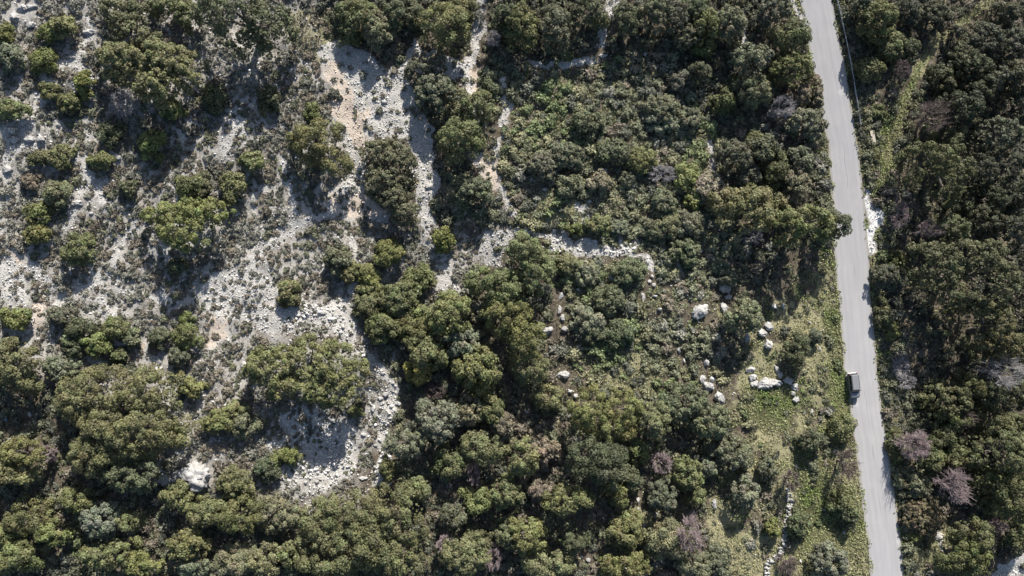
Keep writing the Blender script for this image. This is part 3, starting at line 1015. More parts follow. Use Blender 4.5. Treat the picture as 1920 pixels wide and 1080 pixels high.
for (px, py, rx, ry, tw, flat) in BARE:
    rm = math.sqrt(rx * ry) * MPP; ht = (rm * (1.0 if flat else 1.5) + 0.8) * (1.75 if px > 1725 else 1.2 if px > 1600 else 1.4)
    x, y, z = gpt(px, py, 0.5 * ht); x, y, z = float(x[0]), float(y[0]), float(z[0])
    a, b = bare_meshes(rx * MPP, ry * MPP, ht, g_t, bool(flat), 1.5 if (px, py) in ((1468, 203), (1712, 833)) else 1.15)
    root = empty('bare_tree', (x, y, z))
    link('trunk', a, MT[tw], root); link('crown', b, MT[tw], root)
    FEET.append((x, y, rm * 0.5))
    own = min(LANDMARKS, key=lambda l: math.hypot(l[1] - px, l[2] - py))
    later(root, f'{WT[tw]} leafless {"fallen brushy" if flat else "twiggy"} tree', px, py, 'bare tree', 'leafless trees', own[0] if math.hypot(own[1] - px, own[2] - py) < 14 else None)

# ------------------------------------------------------------------ boulders
bm = bmesh.new(); bmesh.ops.create_icosphere(bm, subdivisions=4, radius=1.0)
ICO_V = np.array([v.co[:] for v in bm.verts]); ICO_F = np.array([[v.index for v in f.verts] for f in bm.faces]); bm.free()
bm = bmesh.new(); bmesh.ops.create_icosphere(bm, subdivisions=3, radius=1.0)
ICO3_V = np.array([v.co[:] for v in bm.verts]); ICO3_F = np.array([[v.index for v in f.verts] for f in bm.faces]); bm.free()

def rock_verts(base, sx, sy, sz, g, rough=0.5):
    """angular limestone: a ball cut by random planes, then roughened"""
    d = unit(base); r = np.full(len(d), 1.15)
    for _ in range(20):
        n = unit(g.normal(size=3)); off = g.uniform(0.52, 0.92)
        c = d @ n
        r = np.where(c > 0.05, np.minimum(r, off / np.maximum(c, 0.05)), r)
    s = g.uniform(0, 100)
    q1 = fbm(d[:, 0] * 4.6 + s + d[:, 2] * 3.5, d[:, 1] * 4.6 - d[:, 2] * 3.9, 5, 5)
    q2 = np.abs(fbm(d[:, 0] * 2.3 - s + d[:, 2] * 3.1, d[:, 1] * 2.9 + d[:, 2] * 1.3, 9, 4) - 0.5) * 2     # clefts
    r = r * (1 + rough * (0.55 * (q1 - 0.5) * 2 - 0.22 * np.exp(-(q2 / 0.07) ** 2)))
    return d * r[:, None] * np.array([sx, sy, sz])

g_b = np.random.default_rng(5)
for (px, py, rx, ry) in BOULDERS:
    x, y, z = gpt(px, py, 0.3); x, y, z = float(x[0]), float(y[0]), float(z[0])
    kk = 1.1 if rx > 30 else 1.22; a, b = rx * MPP * kk, ry * MPP * kk
    big = max(rx, ry) > 6
    V = rock_verts(ICO_V if big else ICO3_V, a, b, min(a, b) * (0.75 if rx < 30 else 0.6) + 0.05, g_b, (0.9 if rx > 30 else 0.7) if big else 0.6)
    me = mesh_from('boulder', V + np.array([0, 0, min(a, b) * 0.22]), ICO_F if big else ICO3_F, 3)
    o = link('boulder', me, M_STONE, None, (x, y, z))
    own = min(LANDMARKS, key=lambda l: math.hypot(l[1] - px, l[2] - py))
    sz = 'huge craggy' if rx > 30 else ('large' if max(rx, ry) > 10 else ('medium' if max(rx, ry) > 6 else 'small'))
    shp = 'long' if max(rx, ry) / min(rx, ry) > 1.7 else 'rounded'
    later(o, f'{sz} white limestone boulder' if rx > 30 else f'{sz} {shp} white boulder', px, py, 'boulder', 'white limestone boulders on the hillside', own[0] if math.hypot(own[1] - px, own[2] - py) < 14 else None)
    FEET.append((x, y, max(a, b) * (2.0 if rx < 30 else 1.25) + 0.6))

# dry stone wall: courses of rough stones along a line
Vw = []; Fw = []; nv = 0
W = np.array(WALL_LINE, float)
wx, wy, _ = gpt(W[:, 0], W[:, 1])
for i in range(len(W) - 1):
    L = math.hypot(wx[i + 1] - wx[i], wy[i + 1] - wy[i]); n = int(L / 0.34)
    for k in range(n):
        t = (k + g_b.uniform(0, 0.6)) / n
        for row in range(2):
            for lay in range(2):
                if lay == 1 and g_b.random() < 0.35: continue
                tx = (wx[i + 1] - wx[i]) / L; ty = (wy[i + 1] - wy[i]) / L
                o = (row - 0.5) * 0.5 + g_b.normal() * 0.10
                px_, py_ = wx[i] + tx * L * t - ty * o, wy[i] + ty * L * t + tx * o
                s = g_b.uniform(0.15, 0.34)
                v = rock_verts(ICO3_V, s * g_b.uniform(0.9, 1.5), s, s * 0.8, g_b, 0.5)
                zz = float(height(px_, py_)) + 0.12 + lay * 0.30
                Vw.append(v + np.array([px_, py_, zz])); Fw.append(ICO3_F + nv); nv += len(v)
                if lay == 0: FEET.append((px_, py_, 0.45))
o = link('dry_stone_wall', mesh_from('dry_stone_wall', np.concatenate(Vw), np.concatenate(Fw), 3), M_STONE)
tag(o, 'low crumbling dry stone wall of white stones running down the grassy strip', 'wall')

# ------------------------------------------------------------------ ground sheet
def axis(lo, hi, step, far):
    core = np.arange(lo, hi + step * 0.5, step)
    out = []; s = step; v = hi
    while v < far:
        s *= 1.35; v += s; out.append(v)
    a = np.array(out)
    out = []; s = step; v = lo
    while v > -far:
        s *= 1.35; v -= s; out.append(v)
    return np.concatenate([np.array(out)[::-1], core, a])
GX = axis(-112, 112, 0.42, 900); GY = axis(-70, 74, 0.42, 900)
XX, YY = np.meshgrid(GX, GY)
xf, yf = XX.ravel(), YY.ravel()
zf = height(xf, yf)
nx, ny = len(GX), len(GY)
i = (np.arange(ny - 1)[:, None] * nx + np.arange(nx - 1)[None]).ravel()
F = np.stack([i, i + 1, i + 1 + nx, i + nx], 1)
m_scree, m_pink, m_grass, m_straw, m_white = masks(xf, yf)
m_straw = np.maximum(m_straw, np.maximum(0.75 * poly_mask(xf, yf, EAST, 3.0) * sstep(0.35, 0.6, fbm(xf / 3, yf / 3, 19, 3)), 0.40 * poly_mask(xf, yf, CENTRE, 5.0) * sstep(0.40, 0.6, fbm(xf / 3, yf / 3, 23, 3))))
m_rocky = poly_mask(xf + (fbm(xf / 6, yf / 6, 71, 2) - .5) * 10, yf + (fbm(xf / 6, yf / 6, 83, 2) - .5) * 10, ROCKY, 3.0)
me = mesh_from('hillside_ground', np.stack([xf, yf, zf], 1), F, 4, None, True)
for nm, arr in (('scree', m_scree), ('pink', m_pink), ('grass', m_grass), ('straw', m_straw), ('white', m_white), ('rocky', m_rocky)):
    at = me.attributes.new(nm, 'FLOAT', 'POINT'); at.data.foreach_set('value', arr.astype(np.float32))
o = link('ground', me, M_GROUND)
tag(o, 'stony limestone hillside with bare scree, soil and grass', None, None, 'structure')

GXI = lambda x: np.clip(((x + 112) / 0.42), 0, 1e9)
_ix0 = np.searchsorted(GX, -112 - 1e-6); _iy0 = np.searchsorted(GY, -70 - 1e-6)
def sample(arr, x, y):
    ix = np.clip(np.round((x + 112) / 0.42).astype(int) + _ix0, 0, nx - 1); iy = np.clip(np.round((y + 70) / 0.42).astype(int) + _iy0, 0, ny - 1)
    return arr[iy * nx + ix]

# ------------------------------------------------------------------ road
ys = np.arange(-160, 200, 1.0); us = np.linspace(-1, 1, 9)
jl = (fbm(ys / 2.5, ys * 0, 91, 3) - .5) * 0.55; jr = (fbm(ys / 2.5, ys * 0 + 9, 95, 3) - .5) * 0.55
xl = road_left(ys) + jl; xr_ = road_right(ys) + jr
V = []; U = []
for k, u in enumerate(us):
    V.append(np.stack([xl + (xr_ - xl) * (u + 1) / 2, ys, grade(ys) + 0.04 * (1 - u * u)], 1)); U.append(np.full(len(ys), u))
V = np.stack(V, 1).reshape(-1, 3); U = np.stack(U, 1).ravel()
nu = len(us); i = (np.arange(len(ys) - 1)[:, None] * nu + np.arange(nu - 1)[None]).ravel()
F = np.stack([i, i + 1, i + 1 + nu, i + nu], 1)
me = mesh_from('road', V, F, 4, None, True)
at = me.attributes.new('across', 'FLOAT', 'POINT'); at.data.foreach_set('value', U.astype(np.float32))
o = link('road', me, M_ROAD); tag(o, 'narrow pale asphalt road without markings', None, None, 'structure')

# ------------------------------------------------------------------ scrub, one cushion at a time
g_s = np.random.default_rng(909)
N = 80000
sx = g_s.uniform(-110, 112, N); sy = g_s.uniform(-68, 72, N)
sR = np.clip(g_s.lognormal(-0.52, 0.36, N), 0.26, 1.3)
z_rock = poly_mask(sx, sy, ROCKY, 4.0); z_cent = poly_mask(sx, sy, CENTRE, 4.0); z_east = poly_mask(sx, sy, EAST, 3.0)
sR = np.where((z_rock < 0.5) & (z_east < 0.5), np.clip(sR * 1.12, 0.3, 1.5), sR)
sR = np.where(z_rock > 0.5, np.clip(sR * 0.80, 0.22, 1.1), sR)
fld = fbm(sx / 4.0, sy / 4.0, 61, 4); fld2 = fbm(sx / 9.0, sy / 9.0, 201, 3)
prob = np.where(sx > road_right(sy) + 5, 0.42, np.where((sy < -8) & (sx < 40), 0.55, 0.85))
prob = np.where(z_rock > 0.5, 0.26 + 0.74 * sstep(0.24, 0.39, fld), prob)
prob = np.where(z_cent > 0.5, 0.85, prob); prob = np.where(z_east > 0.5, 0.13, prob)
prob = np.where(sample(m_grass, sx, sy) > 0.5, prob * 0.55, prob)
prob = np.where((sample(m_straw, sx, sy) > 0.78), prob * 0.35, prob)
sc_here = np.maximum.reduce([sample(m_scree, sx + a, sy + b) for a, b in ((0, 0), (.55, 0), (-.55, 0), (0, .55), (0, -.55))])
prob = prob * np.where(sc_here > 0.3, np.where(sR < 0.5, 0.24 + 0.50 * sstep(0.42, 0.56, fld), 0.03), 1)
pth = np.maximum(stroke_mask(sx, sy, STRAW_S[0][0], 21, 0.8), stroke_mask(sx, sy, STRAW_S[1][0], 14, 0.8)); prob = prob * (1 - 0.97 * sstep(0.1, 0.4, pth))
wh = np.maximum.reduce([sample(m_white, sx + a, sy + b) for a, b in ((0, 0), (.6, 0), (-.6, 0), (0, .6), (0, -.6))])
prob = np.where(wh > 0.2, 0, prob) * (1 - 0.8 * poly_mask(sx, sy, [(1450, 455), (1550, 455), (1552, 550), (1460, 555)], 1.0))
inroad = (sx > road_left(sy) - sR * 0.75) & (sx < road_right(sy) + sR * 0.75)
prob = np.where(inroad, 0, prob)
alive = g_s.random(N) < prob
order = np.argsort(-sR + g_s.normal(size=N) * 0.25)
cell = {}
for (fx, fy, fr) in FEET:
    for a in range(int((fx - fr) // 2), int((fx + fr) // 2) + 1):
        for b in range(int((fy - fr) // 2), int((fy + fr) // 2) + 1):
            cell.setdefault((a, b), []).append((fx, fy, fr * 0.55, 1))
keep = []
for i in order:
    if not alive[i]: continue
    x, y, r = sx[i], sy[i], sR[i]; ca, cb = int(x // 2), int(y // 2); ok = True
    for a in (-1, 0, 1):
        for b in (-1, 0, 1):
            for (ox, oy, orr, hard) in cell.get((ca + a, cb + b), ()):
                lim = orr + r * 0.4 if hard else (orr + r) * 0.57
                if (ox - x) ** 2 + (oy - y) ** 2 < lim * lim: ok = False; break
            if not ok: break
        if not ok: break
    if ok:
        keep.append(i); cell.setdefault((ca, cb), []).append((x, y, r, 0))
keep = np.array(keep)
sx, sy, sR = sx[keep], sy[keep], sR[keep]
z_rock, z_cent, z_east, fld, fld2 = z_rock[keep], z_cent[keep], z_east[keep], fld[keep], fld2[keep]
PAL = np.array([(0.222, 0.218, 0.176), (0.195, 0.170, 0.128), (0.150, 0.156, 0.098), (0.108, 0.112, 0.084), (0.195, 0.190, 0.112), (0.142, 0.168, 0.080)])
PALN = ['grey', 'brownish', 'dull green', 'dark', 'straw-green', 'green']
Wt = np.where(z_rock[:, None] > 0.5, np.array([.50, .22, .10, .14, .03, .01]), np.where(z_cent[:, None] > 0.5, np.array([.10, .07, .29, .09, .19, .26]), np.where(z_east[:, None] > 0.5, np.array([.10, .16, .2, .06, .26, .22]), np.array([.14, .20, .24, .26, .10, .06]))))
pick = (np.clip(0.55 * g_s.random(len(sx)) + 0.45 * sstep(0.3, 0.7, fld2), 0, 0.999)[:, None] > np.cumsum(Wt, 1) / Wt.sum(1, keepdims=True)).sum(1)
sC = np.where(z_cent > 0.5, 1.34, 1.0)[:, None] * np.where((sx > 72) | ((sy > 36) & (sx > 0)), 0.82, 1.0)[:, None] * PAL[np.clip(pick, 0, 5)] * g_s.uniform(0.8, 1.2, (len(sx), 1))  # scrub colour also lowered at the far right and top for dimmer light
sZ = height(sx, sy)

# photo pixel of each shrub, to know which ones the picture shows
def project(x, y, z):
    dx, dy, dz = x - CAM_LOC[0], y - CAM_LOC[1], z - CAM_LOC[2]
    c, s = math.cos(CAM_TILT), math.sin(CAM_TILT)
    yy = dy * c + dz * s; zz = -(-dy * s + dz * c)
    return 960 + dx / zz * F_PX, 540 - yy / zz * F_PX
qx, qy = project(sx, sy, sZ + 0.4)
infr = (qx > 8) & (qx < 1912) & (qy > 8) & (qy < 1072)
cand = np.where(infr)[0]; cand = cand[np.argsort(-sR[cand])][:290]
is_one = np.zeros(len(sx), bool); is_one[cand] = True
for i in cand:
    v, c = scrub_arrays(np.zeros(1), np.zeros(1), np.zeros(1), sR[i:i + 1], sC[i:i + 1], g_s, 1.1, np.where(z_rock[i:i + 1] > 0.5, 0.72, 1.0))
    o = link('low_shrub', mesh_from('low_shrub', v, np.arange(len(v) * 4), 4, np.repeat(c, 4, 0)), M_SCRUB, None, (sx[i], sy[i], sZ[i]))
    later(o, f'{"wide" if sR[i] > 1.0 else "low"} {PALN[int(min(pick[i], 5))]} cushion shrub', qx[i], qy[i], 'low shrub', 'larger cushion shrubs among the scrub')
r_ = ~is_one
v, c = scrub_arrays(sx[r_], sy[r_], sZ[r_], sR[r_], sC[r_], g_s, 0.9, np.where(z_rock[r_] > 0.5, 0.72, 1.0))
o = link('low_scrub', mesh_from('low_scrub', v, np.arange(len(v) * 4), 4, np.repeat(c, 4, 0)), M_SCRUB)
tag(o, 'mass of small grey-green and brown scrub covering the hillside', 'scrub', None, 'stuff')
print('trees', n_tree, 'scrub', len(sx), 'quads', len(v))

# ------------------------------------------------------------------ grass and loose stones
g_g = np.random.default_rng(31)
N = 800000
gx = g_g.uniform(-100, 104, N); gy = g_g.uniform(-62, 66, N)
mg = sample(m_grass, gx, gy); ms = sample(m_straw, gx, gy); msc = sample(m_scree, gx, gy); mw = sample(m_white, gx, gy)
fl = fbm(gx / 1.7, gy / 1.7, 15, 3); fl2 = fbm(gx / 4.0, gy / 4.0, 115, 3)
ze = poly_mask(gx, gy, EAST, 2.0)
dr = gx - road_right(gy); dl = road_left(gy) - gx
verge = np.maximum(sstep(3.0, 0.3, dl) * (dl > 0.05), sstep(3.0, 0.3, dr) * (dr > 0.05)) if False else np.where((dl > -0.8) & (dl < 3.2), 1.0, np.where((dr > -0.8) & (dr < 2.6), 1.0, 0.0))
zr = poly_mask(gx, gy, ROCKY, 2.0)
pp = stroke_mask(gx, gy, STRAW_S[0][0], 18, 0.7)
p = np.maximum.reduce([pp * 0.95, 0.5 * poly_mask(gx, gy, CENTRE, 4.0) * sstep(0.36, 0.56, fl), mg * (0.3 + 0.65 * sstep(0.30, 0.5, fl)), ms * (0.25 + 0.6 * sstep(0.36, 0.55, fl)), ze * (0.15 + 0.55 * sstep(0.36, 0.56, fl)), verge * 0.9, np.where(zr > .5, 0.10, 0.24) * sstep(0.42, 0.6, fl)])
p = p * np.where(msc > 0.4, 0.08, 1) * np.where(mw > 0.15, 0, 1)
p = np.where((dl < 0.15) & (dr < 0.15), np.where((np.maximum(dl, dr) > -0.75 * sstep(0.40, 0.75, fbm(gx / 1.1, gy / 1.1, 333, 3))), p * 0.9, 0), p)
k = g_g.random(N) < p
gx, gy, mg, ms, fl, fl2, ze, zr = gx[k], gy[k], mg[k], ms[k], fl[k], fl2[k], ze[k], zr[k]
n = len(gx); gz = height(gx, gy)
vg = np.where((road_left(gy) - gx < 3.2) & (gx < road_mid(gy)), 0.75, np.where((gx - road_right(gy) < 2.6) & (gx > road_mid(gy)), 0.45, 0.0))
pthg = stroke_mask(gx, gy, STRAW_S[0][0], 20, 0.7)
green = np.clip(np.maximum.reduce([mg * 0.85, ze * 0.60, vg, pthg * 0.8, 0.5 * poly_mask(gx, gy, CENTRE, 4.0)]) - ms * 0.6 + (fl2 - 0.5) * 1.6, 0, 1)[:, None]
gc = np.array([0.37, 0.355, 0.205]) * (1 - green) + np.array([0.215, 0.285, 0.090]) * green
gc = np.where((zr > .5)[:, None], np.array([0.125, 0.108, 0.08]), gc) * g_g.uniform(0.65, 1.35, (n, 1))
hgt = g_g.uniform(0.05, 0.42, n)
Cc = np.stack([gx, gy, gz + hgt * 0.6], 1)
nor = g_g.normal(size=(n, 3)) * 0.8 + np.array([0, 0.1, 0.6])
v = leaf_quads(Cc, nor, g_g.uniform(0.22, 0.55, n), g_g.uniform(0.09, 0.22, n), g_g)
o = link('grass', mesh_from('grass', v, np.arange(n * 4), 4, np.repeat(gc, 4, 0)), M_GRASS)
tag(o, 'green and straw-coloured grass and litter between the shrubs', 'grass', None, 'stuff')

N = 520000
tx = g_g.uniform(-100, 104, N); ty = g_g.uniform(-62, 66, N)
msc = sample(m_scree, tx, ty); zr = poly_mask(tx, ty, ROCKY, 2.0); mw = sample(m_white, tx, ty); mp = sample(m_pink, tx, ty)
fl = fbm(tx / 2.0, ty / 2.0, 25, 3)
RUB = union([poly_mask(tx, ty, q, 1.0) for q in [[(520,830),(668,798),(672,890),(600,910),(510,900)], [(680,640),(745,720),(740,900),(690,900),(690,760)], [(560,560),(668,560),(668,640),(520,630)], [(1030,430),(1200,450),(1190,485),(1030,475)]]])
p = np.maximum(msc * 0.9 * (0.35 + 0.65 * sstep(0.35, 0.6, fl)), zr * 0.28 * sstep(0.4, 0.6, fl)) * np.where(mw > 0.2, 0.8, 1) * np.where(mp > .5, .5, 1)
p = np.maximum(p, np.where(poly_mask(tx, ty, CENTRE, 4.0) > .5, 0.03, 0.012))
p = np.where((tx > road_left(ty) - 0.3) & (tx < road_right(ty) + 0.3), 0, p)
k = g_g.random(N) < p
tx, ty, RUB, mp = tx[k], ty[k], RUB[k], mp[k]; n = len(tx)
s = np.clip(g_g.lognormal(-3.0, 0.55, n), 0.028, 0.14) * (1 + 0.65 * RUB)
cube = np.array([[-1, -1, -1], [1, -1, -1], [1, 1, -1], [-1, 1, -1], [-1, -1, 1], [1, -1, 1], [1, 1, 1], [-1, 1, 1]], float)
fc = np.array([[0, 3, 2, 1], [4, 5, 6, 7], [0, 1, 5, 4], [1, 2, 6, 5], [2, 3, 7, 6], [3, 0, 4, 7]])
v = cube[None] * (0.75 + 0.45 * g_g.random((n, 8, 3))) * s[:, None, None] * g_g.uniform(0.55, 1.25, (n, 1, 3))
ang = g_g.uniform(0, 6.28, n); c_, s_ = np.cos(ang)[:, None], np.sin(ang)[:, None]
tl = g_g.normal(size=(n, 2)) * 0.35
vx = v[:, :, 0] * c_ - v[:, :, 1] * s_; vy = v[:, :, 0] * s_ + v[:, :, 1] * c_; vz = v[:, :, 2] * 0.75 + vx * tl[:, :1] + vy * tl[:, 1:]
v = np.stack([vx + tx[:, None], vy + ty[:, None], vz + (height(tx, ty) + s * 0.3)[:, None]], 2)
col = np.array([0.56, 0.54, 0.51]) * g_g.uniform(0.5, 1.2, (n, 1)); col = np.where((mp > .5)[:, None], col * np.array([1.06, .93, .82]), col)
F = (np.arange(n) * 8)[:, None, None] + fc[None]
o = link('scree_stones', mesh_from('scree_stones', v, F, 4, np.repeat(np.clip(col, 0, .72), 8, 0)), M_SCREE)
tag(o, 'loose broken white limestone scree lying on the bare ground', 'gravel', None, 'stuff')
print('grass', len(gx), 'stones', n)
# ------------------------------------------------------------------ bmesh helpers for the made things
def bm_obj(name, bm, mat, parent=None, loc=None, smooth=False, bevel=0.0):
    if bevel:
        bmesh.ops.bevel(bm, geom=list(bm.edges), offset=bevel, segments=2, affect='EDGES', profile=0.6)
    bmesh.ops.recalc_face_normals(bm, faces=bm.faces)
    me = bpy.data.meshes.new(name); bm.to_mesh(me); bm.free()
    if smooth:
        for f in me.polygons: f.use_smooth = True
    return link(name, me, mat, parent, loc)

def bm_box(bm, c, s, rot=None):
    M = Matrix.Translation(c)
    if rot is not None: M = M @ rot
    return bmesh.ops.create_cube(bm, size=1.0, matrix=M @ Matrix.Diagonal((*s, 1)))['verts']

def loft(bm, rings, cap=True):
    rr = [[bm.verts.new(p) for p in r] for r in rings]
    n = len(rr[0])
    for a, b in zip(rr[:-1], rr[1:]):
        for i in range(n): bm.faces.new((a[i], a[(i + 1) % n], b[(i + 1) % n], b[i]))
    if cap:
        bm.faces.new(rr[0][::-1]); bm.faces.new(rr[-1])

def rrect(x0, x1, y0, y1, z, r, n=4):
    pts = []
    for cx, cy, a0 in ((x1 - r, y1 - r, 0), (x0 + r, y1 - r, 90), (x0 + r, y0 + r, 180), (x1 - r, y0 + r, 270)):
        for k in range(n + 1):
            a = R(a0 + 90 * k / n); pts.append((cx + r * math.cos(a), cy + r * math.sin(a), z))
    return pts

# ------------------------------------------------------------------ the van: +X is its nose
vx, vy, vz = (float(q[0]) for q in cast(np.array([1601.0]), np.array([723.0]), lambda a, b: grade(b) + 0.8))
vz = float(grade(vy)) + 0.035
van = empty('passenger_van', (vx, vy, vz))
d_ = (float(road_mid(vy - 8)) - float(road_mid(vy + 8))) / 16
van.rotation_euler = (0, math.atan(0.0), -math.pi / 2 + math.atan(d_))
tag(van, 'grey boxy passenger van with pale roof on the left side of the asphalt road', 'van')
L2 = 2.2; HW = 0.86
bm = bmesh.new()                                       # lower shell with hood
loft(bm, [rrect(-L2 + .08, L2 - .10, -HW + .06, HW - .06, .26, .22), rrect(-L2, L2, -HW, HW, .45, .28), rrect(-L2, L2 - .02, -HW, HW, .78, .30), rrect(-L2 + .03, L2 - .14, -HW + .03, HW - .03, .98, .32), rrect(-L2 + .06, L2 - .34, -HW + .06, HW - .06, 1.06, .34)])
bm_obj('body', bm, M_PAINT, van, smooth=False)
bm = bmesh.new()                                       # cabin pillars and upper shell
loft(bm, [rrect(-L2 + .07, 1.22, -HW + .07, HW - .07, 1.03, .18), rrect(-L2 + .16, .98, -HW + .13, HW - .13, 1.45, .20), rrect(-L2 + .26, .72, -HW + .18, HW - .18, 1.74, .22)])
bm_obj('cabin', bm, M_PAINT, van)
bm = bmesh.new()
loft(bm, [rrect(-L2 + .22, .74, -HW + .15, HW - .15, 1.735, .22), rrect(-L2 + .26, .70, -HW + .18, HW - .18, 1.80, .22), rrect(-L2 + .42, .56, -HW + .32, HW - .32, 1.83, .22)])
rf = bm_obj('roof', bm, M_ROOF, van)
for s in (-1, 1):
    bm = bmesh.new(); bm_box(bm, (-.75, s * .60, 1.85), (2.3, .035, .035))
    for q in (-1.8, .3): bm_box(bm, (q, s * .60, 1.815), (.06, .05, .08))
    bm_obj('roof_rail', bm, M_PLASTIC, rf)
def quad_panel(bm, p, t=0.02):
    a, b, c, d = (Vector(q) for q in p); n = (b - a).cross(d - a).normalized() * t
    vs = [bm.verts.new(q) for q in (a, b, c, d)] + [bm.verts.new(q + n) for q in (a, b, c, d)]
    for f in ((3, 2, 1, 0), (4, 5, 6, 7), (0, 1, 5, 4), (1, 2, 6, 5), (2, 3, 7, 6), (3, 0, 4, 7)): bm.faces.new([vs[k] for k in f])
bm = bmesh.new(); quad_panel(bm, [(1.205, -.66, 1.07), (1.205, .66, 1.07), (.765, .56, 1.70), (.765, -.56, 1.70)]); bm_obj('windshield', bm, M_GLASS, van)
bm = bmesh.new(); quad_panel(bm, [(-L2 + .085, .62, 1.10), (-L2 + .085, -.62, 1.10), (-L2 + .235, -.56, 1.66), (-L2 + .235, .56, 1.66)]); bm_obj('rear_window', bm, M_GLASS, van)
for s in (-1, 1):
    for x0, x1, xa, xb in ((-2.0, -1.12, -1.86, -1.14), (-1.04, -.12, -1.05, -.14), (-.04, .98, -.05, .62)):
        bm = bmesh.new(); p = [(x0, s * (HW - .085), 1.10), (x1, s * (HW - .085), 1.10), (xb, s * (HW - .165), 1.64), (xa, s * (HW - .165), 1.64)]
        quad_panel(bm, p if s < 0 else p[::-1]); bm_obj('side_window', bm, M_GLASS, van)
    bm = bmesh.new(); bm_box(bm, (.98, s * (HW + .10), 1.10), (.12, .20, .15)); bm_obj('wing_mirror', bm, M_PLASTIC, van, bevel=.03)
    bm = bmesh.new(); bm_box(bm, (L2 - .13, s * .62, .76), (.18, .30, .17)); bm_obj('headlight', bm, M_LAMP, van, bevel=.03)
    bm = bmesh.new(); bm_box(bm, (-L2 + .05, s * .74, 1.0), (.10, .13, .42)); bm_obj('tail_light', bm, M_RED, van, bevel=.02)
    for wx_ in (-1.36, 1.36):
        bm = bmesh.new()
        prof = [(.19, -.09), (.27, -.11), (.31, -.08), (.32, 0), (.31, .08), (.27, .11), (.19, .09)]
        rings = []
        for k in range(20):
            a = 6.2832 * k / 20; rings.append([(r * math.cos(a), w, r * math.sin(a)) for r, w in prof])
        loft(bm, rings + [rings[0]], False); bmesh.ops.remove_doubles(bm, verts=bm.verts, dist=1e-4)
        wh_ = bm_obj('wheel', bm, M_RUBBER, van, (wx_, s * (HW - .08), .32), True)
        bm = bmesh.new(); bmesh.ops.create_cone(bm, cap_ends=True, segments=20, radius1=.20, radius2=.15, depth=.14, matrix=Matrix.Translation((0, s * .035, 0)) @ Matrix.Rotation(-s * math.pi / 2, 4, 'X'))
        bm_obj('rim', bm, M_RIM, wh_)
for nm, xx in (('front_bumper', L2 - .02), ('rear_bumper', -L2 + .0)):
    bm = bmesh.new(); bm_box(bm, (xx, 0, .46), (.16, 1.56, .22)); bm_obj(nm, bm, M_PLASTIC if nm[0] == 'f' else M_WHITE, van, bevel=.05)
bm = bmesh.new(); bm_box(bm, (L2 + .0, 0, .72), (.06, .80, .12)); bm_obj('grille', bm, M_PLASTIC, van, bevel=.015)
for s in (-1, 1):
    bm = bmesh.new(); bm_box(bm, (1.20, s * .28, 1.085), (.03, .50, .02), Matrix.Rotation(s * .12, 4, 'Z')); bm_obj('wiper', bm, M_PLASTIC, van)

# ------------------------------------------------------------------ guardrail: posts and a W-beam
GR = [(1565, -60), (1570, 0), (1578, 35), (1588, 80), (1597, 125), (1604, 170), (1610, 205), (1614, 240)]
G = np.array(GR, float)
ax_, ay_, az_ = gpt(G[:, 0], G[:, 1], 0.7)
rail = empty('guardrail', (float(ax_[-1]), float(ay_[-1]), float(az_[-1])))
tag(rail, 'long grey metal guardrail on posts along the right edge of the road', 'guardrail')
o0 = np.array([ax_[-1], ay_[-1], az_[-1]])
cum = np.concatenate([[0], np.cumsum(np.hypot(np.diff(ax_), np.diff(ay_)))])
t = np.arange(0, cum[-1], 1.0)
lx = np.interp(t, cum, ax_); ly = np.interp(t, cum, ay_); lz = height(lx, ly)
lz = np.convolve(np.pad(lz, 3, 'edge'), np.ones(7) / 7, 'valid')
tg = np.stack([np.gradient(lx), np.gradient(ly)], 1); tg /= np.linalg.norm(tg, axis=1, keepdims=True)
prof = [(0, .56), (.05, .60), (.05, .64), (0, .68), (0, .71), (.05, .75), (.05, .80), (0, .85), (-.03, .855), (-.03, .55)]
bm = bmesh.new()
loft(bm, [[(lx[i] - tg[i, 1] * -a * 1.0 - o0[0], ly[i] + tg[i, 0] * -a - o0[1], lz[i] + b - o0[2]) for a, b in prof] for i in range(len(t))])
bm_obj('rail_beam', bm, M_GALV, rail)
for i in range(0, len(t), 2):
    bm = bmesh.new(); bm_box(bm, (lx[i] + tg[i, 1] * -.10 - o0[0], ly[i] + tg[i, 0] * .10 - o0[1], lz[i] + .25 - o0[2]), (.10, .12, 1.0)); bm_obj('post', bm, M_GALV, rail, bevel=.01)

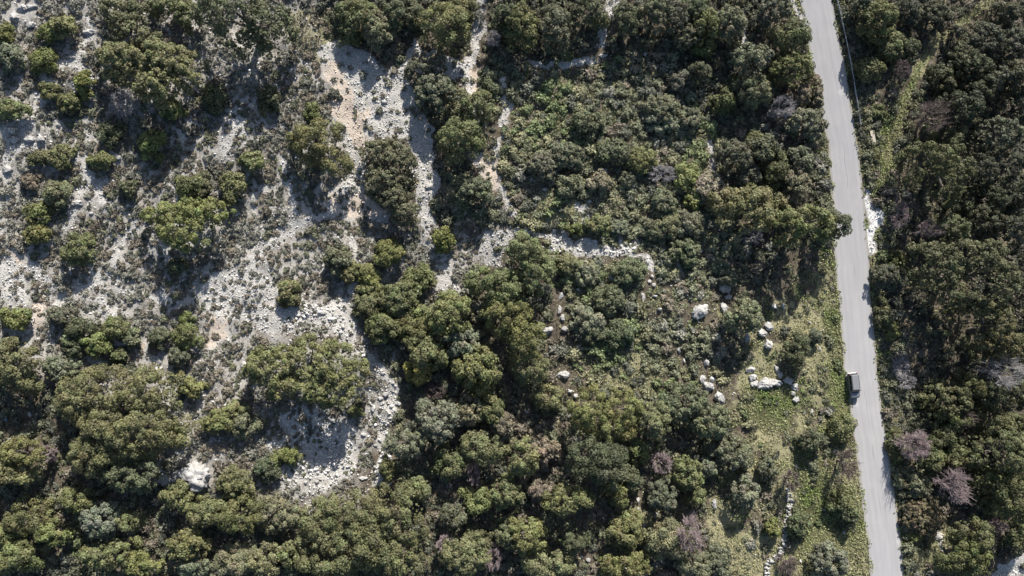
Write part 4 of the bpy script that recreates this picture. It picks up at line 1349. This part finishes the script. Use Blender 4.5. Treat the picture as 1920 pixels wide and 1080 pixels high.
# ------------------------------------------------------------------ wooden board and blue sheet
bx, by_, bz = (float(q[0]) for q in gpt(1637, 256, 0.4))
bd = empty('wooden_board', (bx, by_, bz)); bd.rotation_euler = (0, 0, R(8))
tag(bd, 'pale weathered wooden board lying on battens beside the end of the guardrail', 'board')
for q in (-.24, 0, .24):
    bm = bmesh.new(); bm_box(bm, (q, g_b.normal() * .03, .36 + abs(q) * .03), (.225, 2.15, .05)); bm_obj('plank', bm, M_WOOD, bd, bevel=.008)
for q in (-.75, .75):
    bm = bmesh.new(); bm_box(bm, (0, q, .17), (.62, .10, .33)); bm_obj('batten', bm, M_WOOD, bd, bevel=.008)
tx0, ty0, tz0 = (float(q[0]) for q in gpt(2, 783, 0.5))
nu_ = 15; uu, vv = np.meshgrid(np.linspace(-1, 1, nu_), np.linspace(-1, 1, nu_))
sheet = np.stack([uu * 0.85, vv * 0.65 + uu * .1, 0.5 + 0.10 * (fbm(uu * 2 + 4, vv * 2, 8, 3) - .5) * 2 - 0.20 * (np.abs(uu) ** 3 + np.abs(vv) ** 3)], 2).reshape(-1, 3)
i = (np.arange(nu_ - 1)[:, None] * nu_ + np.arange(nu_ - 1)[None]).ravel()
under = sheet - np.array([0, 0, .02])
F = np.concatenate([np.stack([i, i + 1, i + 1 + nu_, i + nu_], 1), np.stack([i, i + nu_, i + 1 + nu_, i + 1], 1) + nu_ * nu_])
o = link('plastic_sheet', mesh_from('plastic_sheet', np.concatenate([sheet, under]), F, 4, None, True), M_TARP, None, (tx0, ty0, tz0))
tag(o, 'pale blue plastic sheet half out of frame among the trees at the left edge', 'sheet')

write_labels()

# ------------------------------------------------------------------ daylight
SUN_EL, SUN_AZ = R(33.0), R(15.0)            # azimuth clockwise from +Y
sd = Vector((math.sin(SUN_AZ) * math.cos(SUN_EL), math.cos(SUN_AZ) * math.cos(SUN_EL), math.sin(SUN_EL)))
li = bpy.data.lights.new('sun', 'SUN'); li.energy = 5.0; li.angle = R(0.5); li.color = (1.0, 0.955, 0.89)
so = bpy.data.objects.new('sun', li); COL.objects.link(so)
so.rotation_euler = (-sd).to_track_quat('-Z', 'Y').to_euler(); so.location = (30, 60, 90)
w = bpy.data.worlds.new('World'); scene.world = w; w.use_nodes = True
nt = w.node_tree; bg = nt.nodes['Background']
sky = nt.nodes.new('ShaderNodeTexSky'); sky.sky_type = 'NISHITA'; sky.sun_disc = False
sky.sun_elevation = SUN_EL; sky.sun_rotation = SUN_AZ
nt.links.new(sky.outputs[0], bg.inputs[0]); bg.inputs[1].default_value = 0.08
vs = scene.view_settings
scene.display_settings.display_device = 'sRGB'
vs.view_transform = 'Standard'; vs.look = 'None'; vs.gamma = 1.0; vs.exposure = 0.9
scene.cycles.max_bounces = 6; scene.cycles.diffuse_bounces = 3; scene.cycles.transparent_max_bounces = 4
